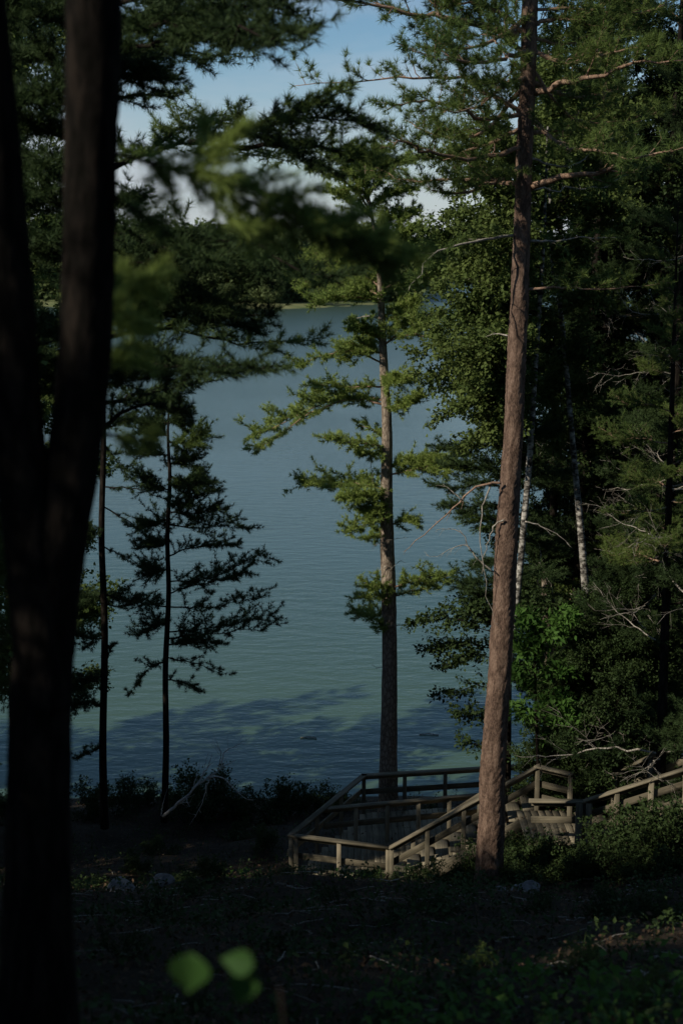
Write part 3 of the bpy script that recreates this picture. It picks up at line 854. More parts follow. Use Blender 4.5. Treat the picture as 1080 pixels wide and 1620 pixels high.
# ------------------------------------------------------------------ big red-barked pine, right
bk = dict(r0=.045, twig_len=.62, twigs=26, t0=.1, step=.085, n=20, L=.14, wid=.0095, sub=2, bare=.35, lift=.25, flatness=.5, spread=1.25)
B = [([(820, 55), (742, 37), (681, 28), (640, 20), (560, 3), (480, -12)], dict(twigs=16, twig_len=.75, r0=.062, t0=.25, dd=-1.0)),
     ([(830, 185), (808, 170), (774, 150), (742, 126), (700, 122), (640, 124), (560, 132), (465, 136)], dict(twigs=26, twig_len=.75, lift=.5)),
     ([(822, 292), (774, 285), (700, 285), (640, 285), (590, 262)], dict(twigs=22, twig_len=.7)),
     ([(815, 372), (770, 378), (700, 395), (672, 424), (645, 462)], dict(twigs=7, twig_len=.35, r0=.028, mw=M['dead'])),
     ([(838, 20), (790, 60), (740, 75), (690, 70)], dict(twig_len=.8, twigs=20)), ([(836, 80), (780, 95), (720, 95), (650, 80)], dict(twig_len=.8, twigs=20)),
     ([(834, 130), (770, 205), (700, 215), (640, 190)], dict(twig_len=.75, twigs=20)), ([(830, 230), (760, 250), (690, 245), (640, 225), (600, 235)], dict(twig_len=.8, twigs=24)),
     ([(838, -30), (780, -20), (720, 0), (670, 30)], dict(twig_len=.8, twigs=18)), ([(838, -60), (760, -60), (690, -40), (640, -20)], dict(twig_len=.8, twigs=18)),
     ([(845, 147), (884, 134), (945, 118), (1006, 100), (1085, 95)], dict(twigs=14, twig_len=.6, r0=.06, t0=.35, dd=-1.6)),
     ([(838, 296), (885, 281), (950, 271), (1006, 248), (1090, 230)], dict(twigs=12, twig_len=.55, r0=.065, t0=.4, dd=-1.6)),
     ([(836, 60), (790, 20), (740, 5), (700, 15)], {}), ([(834, 120), (790, 140), (750, 170), (700, 180)], {}), ([(830, 200), (780, 225), (720, 245), (670, 250)], {}),
     ([(828, 260), (790, 285), (730, 305), (680, 300)], dict(twig_len=.5)), ([(834, 90), (800, 60), (760, 30), (720, 30)], {}), ([(826, 180), (770, 190), (720, 170), (660, 160), (610, 175)], {}),
     ([(842, 40), (880, 30), (930, 40), (980, 70)], {}), ([(842, 130), (890, 150), (940, 150), (990, 140)], {}), ([(842, 80), (900, 100), (960, 85), (1040, 70)], {}),
     ([(842, 190), (890, 230), (950, 240), (1000, 250)], dict(twig_len=.5)), ([(842, -60), (900, -70), (960, -50), (1030, -20)], {}),
     ([(842, 210), (870, 207), (895, 208)], dict(twigs=3, twig_len=.2)),
     ([(838, 381), (880, 381), (925, 375), (985, 378)], dict(twigs=8, twig_len=.45, r0=.026, mw=M['dead'])),
     ([(832, 458), (885, 454), (950, 457), (1060, 447)], dict(twigs=10, twig_len=.45, r0=.030)),
     ([(842, 15), (920, 16), (1000, 22), (1060, 5)], dict(twigs=18, twig_len=.7, r0=.03)),
     ([(842, 60), (900, 70), (960, 60), (1020, 45)], dict(twigs=20, twig_len=.8, r0=.03)), ([(842, 110), (900, 180), (960, 195), (1040, 180)], dict(twigs=20, twig_len=.8, r0=.03)),
     ([(842, -20), (900, -30), (960, -20), (1040, -30)], dict(twigs=20, twig_len=.8, r0=.03)),
     ([(803, 531), (785, 528), (764, 533)], dict(twigs=2, twig_len=.12, r0=.016, mw=M['dead'], n=2)),
     ([(830, 300), (900, 300), (960, 292), (1030, 262)], dict(twigs=12, twig_len=.4, r0=.018, mw=M['dead'])),
     ([(838, 250), (900, 262), (960, 225), (1010, 200)], dict(twigs=10, twig_len=.5, r0=.02, mw=M['dead'])),
     ]
e, S6, rad6 = px_tree('red_pine_tree', 'large reddish-barked pine in front of the wooden stairs, right of centre', None,
        [(772, 1440, 53), (774, 1370, 44), (777, 1290, 40), (780, 1200, 39), (787, 1100, 37), (794, 1000, 36), (798, 920, 35), (801, 850, 35), (806, 770, 33), (811, 700, 31), (815, 600, 30), (819, 520, 29), (822, 450, 28), (825, 370, 27), (827, 300, 26), (831, 200, 25), (835, 100, 25), (838, 0, 25), (841, -150, 22), (845, -400, 15), (848, -600, 5)],
        24, M['bark_red'], B, M['limb'], M['needle'], 25, bk, rings=420, seg=40, tr_rough=.05)
# upper crown above the frame
rg = np.random.default_rng(13)
for i in range(18):
    a = i * 2.4
    p = W(840 + i * .3, -120 - i * 26, 24)
    place(e, KP['norm'], rg, p, (math.cos(a), math.sin(a), .2), rg.uniform(2.0, 3.2))
for pp, r_, tn in [([(792, 764), (778, 765), (754, 770), (730, 791), (705, 815), (664, 852), (638, 873)], .028, 5),
                   ([(776, 766), (768, 790), (762, 815), (760, 870), (766, 900), (770, 958), (790, 995)], .017, 3),
                   ([(797, 823), (785, 828), (775, 850), (765, 880), (762, 915)], .018, 3),
                   ([(780, 905), (760, 888), (745, 872), (728, 842), (705, 836), (690, 838)], .016, 7),
                   ([(745, 872), (735, 862), (712, 868), (690, 880), (673, 878)], .011, 4),
                   ([(730, 791), (712, 775), (700, 766)], .013, 2), ([(830, 825), (850, 830), (885, 848), (905, 868)], .014, 4)]:
    rg = np.random.default_rng(int(pp[0][0] + pp[0][1]))
    b_ = bough(rg, [W(p[0], p[1], 23.8) for p in pp], r_, .28, tn, kind='leaf', n=0, lift=-.05, flatness=.5)[0]
    b_.obj('dead_branch', M['dead'] if r_ < .02 else M['limb'], e, origin=np.asarray(e.location), smooth=True)

# ------------------------------------------------------------------ birches and leafy trees behind it
bk = dict(r0=.022, twig_len=.8, twigs=28, t0=.12, step=.08, kind='leaf', n=4, L=.085, wid=.8, sub=3, bare=.1, lift=.05, flatness=.6)
tg = [(655, 500, 480), (650, 560, 520), (662, 610, 560), (700, 560, 540), (690, 660, 600), (720, 500, 470), (735, 640, 580), (690, 455, 430), (715, 430, 400), (660, 390, 360), (700, 340, 330), (720, 290, 300), (700, 240, 260), (745, 210, 240), (740, 380, 380), (760, 300, 330),
      (770, 450, 440), (760, 540, 520), (770, 590, 560), (760, 680, 640), (720, 710, 650), (780, 380, 400), (790, 250, 280), (700, 520, 520), (680, 590, 560), (740, 575, 560), (755, 490, 480), (730, 610, 590), (780, 640, 620), (690, 370, 380)]
B = []
for (x1, y1, y0) in tg:
    x0 = 845 + (y0 - 650) * -0.06
    B.append(([(x0, y0 + 25), ((x0 + x1) / 2, (y0 + y1) / 2 - 5), (x1, y1)], dict(dd=None)))
px_tree('birch_tree', 'white-barked birch just right of the red pine trunk, leafy crown spreading left over the lake', None,
        [(786, 1290, 12), (800, 1100, 12), (819, 930, 11), (829, 820, 10), (836, 740, 10), (845, 600, 8), (858, 400, 6), (866, 200, 3)], 29, M['birch'], B, M['bark_dark'], M['leaf'], 31, bk, rings=60, fname='leaves')

B = []
for (x1, y1, y0) in [(900, 160, 200), (950, 210, 250), (880, 250, 280), (930, 300, 330), (1000, 330, 350), (860, 180, 240), (900, 400, 420), (950, 470, 480), (860, 520, 520), (920, 560, 560), (960, 620, 610), (870, 620, 600), (1010, 260, 300), (860, 330, 350), (880, 700, 670), (940, 130, 180), (870, 110, 160), (1000, 180, 230)]:
    B.append(([(885, y0 + 20), ((885 + x1) / 2, (y0 + y1) / 2), (x1, y1)], {}))
px_tree('birch_tree', 'mottled white birch trunk deeper in the shaded wood, beside the upper stairs', None,
        [(941, 1300, 14), (939, 1180, 13), (935, 1040, 12), (926, 940, 12), (919, 850, 11), (905, 700, 9), (893, 560, 8), (880, 440, 7), (874, 420, 7), (868, 250, 5), (868, 80, 3)], 30.3, M['birch'], B, M['bark_dark'], M['leaf'], 32, bk, rings=70, fname='leaves')

# dark pine boughs between the middle pine and the red pine
bk = dict(r0=.022, twig_len=.6, twigs=28, t0=.12, step=.055, n=15, L=.10, wid=.012, sub=2, bare=.05, lift=.12, flatness=.26)
B = [([(808, 705), (760, 705), (720, 712), (690, 706)],), ([(806, 745), (770, 742), (740, 740), (700, 735)],), ([(806, 775), (760, 765), (720, 772), (688, 768)],), ([(805, 800), (770, 800), (730, 802), (700, 800)],),
     ([(805, 820), (770, 822), (735, 815)], dict(mf=M['needle'])), ([(802, 880), (780, 890), (750, 895)],), ([(800, 925), (770, 920), (745, 925), (728, 932)], dict(twigs=20)), ([(800, 940), (770, 945), (740, 938)],),
     ([(808, 690), (850, 690), (890, 680)],), ([(806, 760), (850, 750), (900, 745)],), ([(805, 850), (850, 855), (890, 870)],), ([(803, 950), (850, 950), (890, 960)],), ([(805, 900), (840, 905), (880, 915)],)]
px_tree('pine_tree', 'dark pine almost hidden behind the red pine trunk, short boughs reaching out over the water', None,
        [(800, 1300, 14), (803, 1000, 13), (806, 800, 11), (809, 600, 8), (812, 480, 3)], 30, M['bark_dark'], [b if len(b) > 1 else (b[0], {}) for b in B], M['bark_dark'], M['needle_dark'], 33, bk, rings=40)

# leafy small trees by the deck
bk = dict(r0=.014, twig_len=.55, twigs=20, t0=.2, step=.07, kind='leaf', n=4, L=.095, wid=.7, sub=2, bare=.1, lift=.02, flatness=.4)
B = [([(795, 1010), (740, 985), (690, 975), (648, 985)], dict(twigs=22)), ([(795, 1030), (740, 1020), (700, 1020), (680, 1030)],), ([(795, 1060), (760, 1035), (720, 1045), (700, 1055)],), ([(795, 1110), (760, 1085), (720, 1095), (688, 1100)], dict(twigs=12, twig_len=.4)),
     ([(795, 1150), (760, 1130), (720, 1130)], dict(twig_len=.4)), ([(796, 1190), (760, 1180), (725, 1170)], dict(twig_len=.35, twigs=8)), ([(798, 980), (770, 965), (740, 965)],), ([(798, 970), (830, 960), (870, 965)],), ([(796, 1080), (840, 1060), (880, 1070)],)]
px_tree('maple_tree', 'small dark leafy tree behind the red pine trunk, above the far deck railing', None,
        [(797, 1290, 9), (796, 1100, 8), (797, 980, 6), (800, 880, 3)], 29.5, M['bark_dark'], [b if len(b) > 1 else (b[0], {}) for b in B], M['bark_dark'], M['leaf_dark'], 34, bk, rings=30, fname='leaves')
bk = dict(r0=.010, twig_len=.34, twigs=14, t0=.15, step=.09, kind='leaf', n=4, L=.15, wid=.42, sub=1, bare=.1, lift=.0, flatness=.3)
B = [([(846, 1100), (830, 1075), (815, 1060)],), ([(846, 1080), (870, 1060), (900, 1060)],), ([(846, 1120), (870, 1105), (900, 1110)],), ([(846, 1140), (880, 1130), (915, 1140)],), ([(846, 1050), (850, 1020), (845, 995)],), ([(846, 1040), (865, 1010), (890, 995)],),
     ([(846, 1060), (828, 1030), (815, 1005)],), ([(846, 1150), (830, 1130), (820, 1120)],), ([(846, 1020), (835, 990), (830, 975)],), ([(848, 1020), (880, 980), (905, 970)],), ([(848, 1170), (870, 1165), (890, 1160)],)]
px_tree('sapling', 'bright green broad-leaved sapling between the red pine trunk and the white birch', None,
        [(852, 1280, 5), (849, 1180, 5), (846, 1080, 4), (846, 980, 2)], 27.6, M['bark_dark'], [b if len(b) > 1 else (b[0], {}) for b in B], M['bark_dark'], M['leaf_bright'], 35, bk, rings=30, fname='leaves', cat='sapling')
px_tree('dead_tree', 'thin grey dead trunk with broken top between the birches', None,
        [(878, 1290, 17), (873, 1150, 15), (866, 1000, 14), (862, 940, 11), (860, 905, 8)], 30.3, M['bark_grey'],
        [([(866, 1000), (880, 960), (862, 905), (852, 890)], dict(r0=.02)), ([(866, 960), (850, 920), (856, 880), (845, 850)], dict(r0=.016)), ([(870, 1040), (900, 1020), (930, 1010)], dict(r0=.012))], M['dead'], M['leaf_dark'], 36,
        dict(r0=.02, twig_len=.25, twigs=5, kind='leaf', n=0), rings=30)

# ------------------------------------------------------------------ the dark wood on the right
wood_list = [
    # px, dist, height, r0, crown0, boughs, length, kit, bark, lean, label
    (905, 33.5, 22, .15, .18, 46, 2.3, 'dark', 'dark pine deep in the wood behind the mottled birch'),
    (975, 33.5, 21.5, .15, .12, 50, 2.4, 'dark', 'dense dark pine right of the mottled birch trunk'),
    (1045, 28.0, 18.5, .14, .10, 50, 2.5, 'dark', 'dark pine standing over the upper stairs near the right edge'),
    (1010, 34.0, 24, .16, .15, 46, 2.6, 'norm', 'tall green pine behind the others at the right'),
    (1110, 31.0, 20, .16, .12, 46, 2.8, 'dark', 'dark pine cut off by the right edge of the view'),
    (935, 37.0, 24, .15, .05, 56, 2.6, 'dark', 'dark pine at the back of the wood behind the red pine'),
    (1075, 36.0, 25, .16, .05, 56, 2.8, 'dark', 'tall dark pine at the back of the wood near the right edge'),
    (1140, 27.0, 21, .15, .05, 56, 2.8, 'dark', 'dark pine beyond the right edge over the upper stairs'),
    (990, 38.0, 24, .15, .05, 56, 2.6, 'norm', 'pine at the water side of the right-hand wood'),
    (1056, 26.0, 13.2, .10, .48, 26, 1.7, 'norm', 'yellow-green sunlit young pine at the right edge'),
]
for i, (px, d, h, r_, c0, nb_, bl, kk, lab) in enumerate(wood_list):
    x = (px - 540) / 2250 * d * 1.03
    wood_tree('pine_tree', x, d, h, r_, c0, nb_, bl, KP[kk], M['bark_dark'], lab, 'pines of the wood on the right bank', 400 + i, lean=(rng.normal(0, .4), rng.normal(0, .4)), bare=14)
for i, (px, d, h, bl, kk, lab) in enumerate([(960, 36, 21, 2.6, 'dark', 'leafy tree at the back of the right-hand wood'), (870, 35, 20.5, 2.2, 'dark', 'leafy tree seen behind the red pine trunk at mid height'), (1075, 34.5, 20, 3.0, 'dark', 'dark leafy tree behind the pines at the right edge'),
                                             (985, 27.5, 6.5, 1.6, 'dark', 'low dark leafy tree right of the mottled birch above the upper stairs'), (900, 28.6, 5.0, 1.2, 'dark', 'low leafy tree left of the mottled birch above the upper landing')]):
    x = (px - 540) / 2250 * d * 1.03
    wood_tree('leafy_tree', x, d, h, .11, .15, 40, bl, KL[kk], M['bark_dark'], lab, 'leafy trees of the wood on the right bank', 450 + i, shape='round')
# left: seen between the forked stems
wood_tree('leafy_tree', -8.6, 36, 25, .14, .12, 50, 3.0, KL['norm'], M['bark_dark'], 'leafy tree seen in the gap between the forked stems', None, 460, shape='round')
wood_tree('pine_tree', -7.4, 28, 16.5, .14, .25, 44, 2.1, KP['norm'], M['bark_dark'], 'pine seen in the gap between the forked stems, green at its top', None, 461)

# unseen trees added outside the view, heights shaped to shade the slope
shade = [(-12.5, 35.5), (-17, 36.5), (-9.8, 25.8), (3, -3), (-2, -9), (-30, 2), (-33, 12), (-25, 26), (-6, 12), (11, -5), (16, 12), (20, 20), (-7, 3), (-11, 8), (-9, 14), (-14, 16), (-16, 4), (-13, -9), (-5, -7), (-12.5, 27), (-20, 10), (-19, 20), (-13, 23), (-22, -4), (-8, -12), (-26, 16), (-12, 30), (5, -7), (9, 2), (12, 9), (14, 17), (-17, -14)]
for i, (x, y) in enumerate(shade):
    rg = np.random.default_rng(500 + i)
    hh = {(-13, 23): 7.0, (-12, 30): 7, (-19, 20): 12, (-25, 26): 12}.get((x, y), rg.uniform(12.5, 15.5))
    if x < 0: hh = min(hh, 15.5 + .55 * math.hypot(x, y - 8) - float(ground(x, y)))
    if x < 0 and y > 17: hh = min(hh, 21 - y * .4)
    top = {(-12.5, 27): 17.5, (-12.5, 35.5): 11.5, (-17, 36.5): 13.5, (-9.8, 25.8): 13.2, (-9, 14): 13.2, (-20, 10): 19.5, (-6, 12): 15.0, (-7, 3): 19.7, (-26, 16): 16.0, (-19, 20): 11.0, (-5, -5): 19.0}.get((x, y))
    if top: hh = top - float(ground(x, y))
    sp = {(-13, 23): 15, (-7, 3): 38, (-14, 16): 26}.get((x, y), 46)
    c0 = {(-9.8, 25.8): .55}.get((x, y), .22)
    if i % 3 == 2:
        wood_tree('leafy_tree', x, y, hh, .13, c0, sp, 3.3, KL['norm'], M['bark_dark'], 'added leafy tree outside the view, placed to shade the slope', 'unseen trees added for shade', 520 + i, shape='round')
    else:
        wood_tree('pine_tree', x, y, hh, .16, c0, sp, 3.4, KP['norm'], M['bark_dark'], 'added pine outside the view, placed to shade the slope', 'unseen trees added for shade', 520 + i)

# ------------------------------------------------------------------ wooden stairs and decks
RAIL = 3.06
FLOOR = 2.12
stairs = empty('wooden_staircase', (0.5, 28.0, FLOOR), 'weathered wooden stairs, landings and railings leading down to the lake behind the red pine', 'stairs')
SO = np.asarray(stairs.location)
mesh_cache = {}


def timber(name, a, b, wdt, hgt, up=(0, 0, 1), ext=0.0):
    """a board from a to b; its own mesh lies along local X"""
    a = np.asarray(a, float); b = np.asarray(b, float)
    d = b - a; L = float(np.linalg.norm(d)); d = d / L
    u = np.asarray(up, float)
    s = nrm(np.cross(u, d)); u = np.cross(d, s)
    key = (name, round(L, 2), wdt, hgt)
    if key not in mesh_cache:
        h = (L / 2 + ext, wdt / 2, hgt / 2); c = 0.006
        # chamfered long edges
        prof = [(-h[1] + c, -h[2]), (h[1] - c, -h[2]), (h[1], -h[2] + c), (h[1], h[2] - c), (h[1] - c, h[2]), (-h[1] + c, h[2]), (-h[1], h[2] - c), (-h[1], -h[2] + c)]
        V = np.array([(sx * h[0], p[0], p[1]) for sx in (-1, 1) for p in prof])
        F = []
        for i in range(8):
            j = (i + 1) % 8
            F += [(i, 8 + i, 8 + j), (i, 8 + j, j)]
        for i in range(1, 7):
            F += [(0, i, i + 1), (8, 8 + i + 1, 8 + i)]
        G = Geo(); G.add(V, np.array(F))
        mesh_cache[key] = G.mesh(name, M['board'])
    o = bpy.data.objects.new(name, mesh_cache[key])
    link(o, stairs)
    mt_ = Matrix(((d[0], s[0], u[0]), (d[1], s[1], u[1]), (d[2], s[2], u[2]))).to_4x4()
    o.matrix_local = Matrix.Translation(Vector(((a + b) / 2 - SO).tolist())) @ mt_
    return o


def post(x, y, ztop, zbot, s=.09):
    timber('post', (x, y, zbot), (x, y, ztop), s, s, up=(0, 1, 0))


def railing(a, b, ztop_a, ztop_b, nposts, mids=(0.42,), skip_first=False, skip_last=False, lower=1.6):
    """top rail (flat board on edge board) with posts and middle rails between two plan points"""
    a = np.array([*a, ztop_a], float); b = np.array([*b, ztop_b], float)
    timber('top_rail', a - [0, 0, .02], b - [0, 0, .02], .15, .038, ext=.05)
    dh = nrm((b - a) * [1, 1, 0]); sd = np.array([-dh[1], dh[0], 0])
    timber('rail_board', a - [0, 0, .095] + sd * .066, b - [0, 0, .095] + sd * .066, .038, .10)
    for m_ in mids:
        timber('middle_rail', a - [0, 0, m_] + sd * .066, b - [0, 0, m_] + sd * .066, .038, .13)
    for i in range(nposts):
        if (i == 0 and skip_first) or (i == nposts - 1 and skip_last): continue
        t = i / (nposts - 1)
        p = a * (1 - t) + b * t
        post(p[0], p[1], p[2] - .042, p[2] - lower)


# lower deck: plan corners
c1 = W(460, 1322, 28.0)[:2]; c2 = (0.52, 31.45); c3 = (4.35, 32.1); c4 = (0.95, 27.45); c5 = (3.1, 30.3)
c1 = (c1[0], 28.0)
cm = tuple(np.array(c1) + (np.array(c2) - np.array(c1)) * .43)
railing(c1, c2, RAIL, RAIL, 4)
railing(c2, c3, RAIL, RAIL, 5, mids=(.45,), skip_first=True)
railing(c1, c4, RAIL, RAIL - .03, 3, mids=(.48,), skip_first=True)
railing(cm, c5, RAIL - .02, RAIL - .02, 6, mids=(.45,), skip_first=True)
post(c1[0] + .11, c1[1] - .04, RAIL - .05, .9)
# its floor boards run away from the viewer
def edge_y(x, pts):
    return float(np.interp(x, [p[0] for p in pts], [p[1] for p in pts]))
x = -.93
while x < 4.2:
    y0 = edge_y(x, [c1, c4, (2.2, 28.6), (4.3, 30.4)]) + .02
    y1 = edge_y(x, [c1, c2, c3]) - .06
    if y1 - y0 > .15:
        timber('floor_board', (x, y0, FLOOR + random.Random(int(x * 100)).uniform(-.003, .003)), (x, y1, FLOOR), .134, .038)
    x += .142
for yy in (28.3, 29.2, 30.2, 31.2):
    x0 = edge_y(yy, [(28.0, c1[0]), (31.45, c2[0])]) + .1
    timber('joist', (x0, yy, FLOOR - .11), (min(4.1, 1.2 + (yy - 27.9) * 1.6), yy, FLOOR - .11), .038, .17)

# stair flight from the lower deck up to the upper landing (rises to the right)
sa = np.array([1.02, 27.32]); ztopL = 3.10
pk = W(850, 1211, 27.0); sb = np.array([pk[0], 27.0]); ztopU = float(pk[2])
railing(sa, sb, ztopL, ztopU, 5, mids=(.40,))
UF = ztopU - .95
nst = 10
sdv = np.array([0.03, 1.0]) * 1.05
for i in range(nst):
    t = (i + .6) / nst
    p = sa * (1 - t) + sb * t
    z = FLOOR + (UF - FLOOR) * (i + 1) / (nst + .5)
    timber('stair_tread', (p[0], p[1] + .06, z), (p[0] + sdv[0], p[1] + sdv[1], z), .27, .04)
for off in (-.045, 1.06):
    timber('stringer', (sa[0], sa[1] + off, FLOOR - .10), (sb[0], sb[1] + off, UF - .10), .045, .24)
# back handrail of the flight, a single low rail
timber('hand_rail', (sa[0] + .3, sa[1] + 1.12, FLOOR + .55), (sb[0] - .5, sb[1] + 1.12, UF + .25), .04, .09)
post(sa[0] + .5, sa[1] + 1.16, FLOOR + .62, 1.0); post(sb[0] - .7, sb[1] + 1.16, UF + .22, 1.6)

# upper landing
u1 = (sb[0], sb[1]); q = W(902, 1223, 26.55); u2 = (float(q[0]), 26.55)
ztop2 = ztopU
railing(u1, u2, ztopU, float(q[2]), 2, mids=(.40, .68), skip_first=True, lower=2.2)
pr = W(922, 1266, 25.2); u3 = (float(pr[0]), 25.2); z3 = float(pr[2])
railing((u3[0] - .95, 25.35), u3, z3 - .05, z3, 2, mids=(.42,), lower=2.0, skip_first=True)
post(u3[0] + .1, u3[1] - .03, z3 - .04, 2.4, .12); post(u3[0] - .08, u3[1] - .05, z3 - .04, 2.4, .12)
xx = u3[0] - .95
while xx < 5.2:
    timber('floor_board', (xx, 25.3, UF), (xx, 26.95, UF), .134, .038)
    xx += .142
# upper flight leaving the view to the right
v2 = W(1085, 1214, 24.7); v3 = np.array([v2[0] + 1.6, 24.4, v2[2] + .75])
railing(u3, (float(v2[0]), 24.7), z3, float(v2[2]), 4, mids=(.34, .66), lower=1.9)
railing((float(v2[0]), 24.7), (v3[0], v3[1]), float(v2[2]), v3[2], 3, mids=(.34, .66), lower=1.9, skip_first=True)
railing((u3[0] + .8, 26.35), (float(v2[0]) + .3, 25.95), z3 + .12, float(v2[2]) + .12, 3, mids=(.45,), lower=1.9)
for i in range(12):
    t = (i + .5) / 12
    bx_ = u3[0] + .3 + (v3[0] - u3[0]) * t; by_ = 25.2 - .75 * t; z = UF + .08 + (v3[2] - z3) * t
    timber('stair_tread', (bx_, by_ + .05, z), (bx_ + .1, by_ + 1.1, z), .29, .04)
timber('stringer', (u3[0], 25.14, UF - .1), (v3[0], v3[1] - .06, UF - .1 + v3[2] - z3), .045, .24)

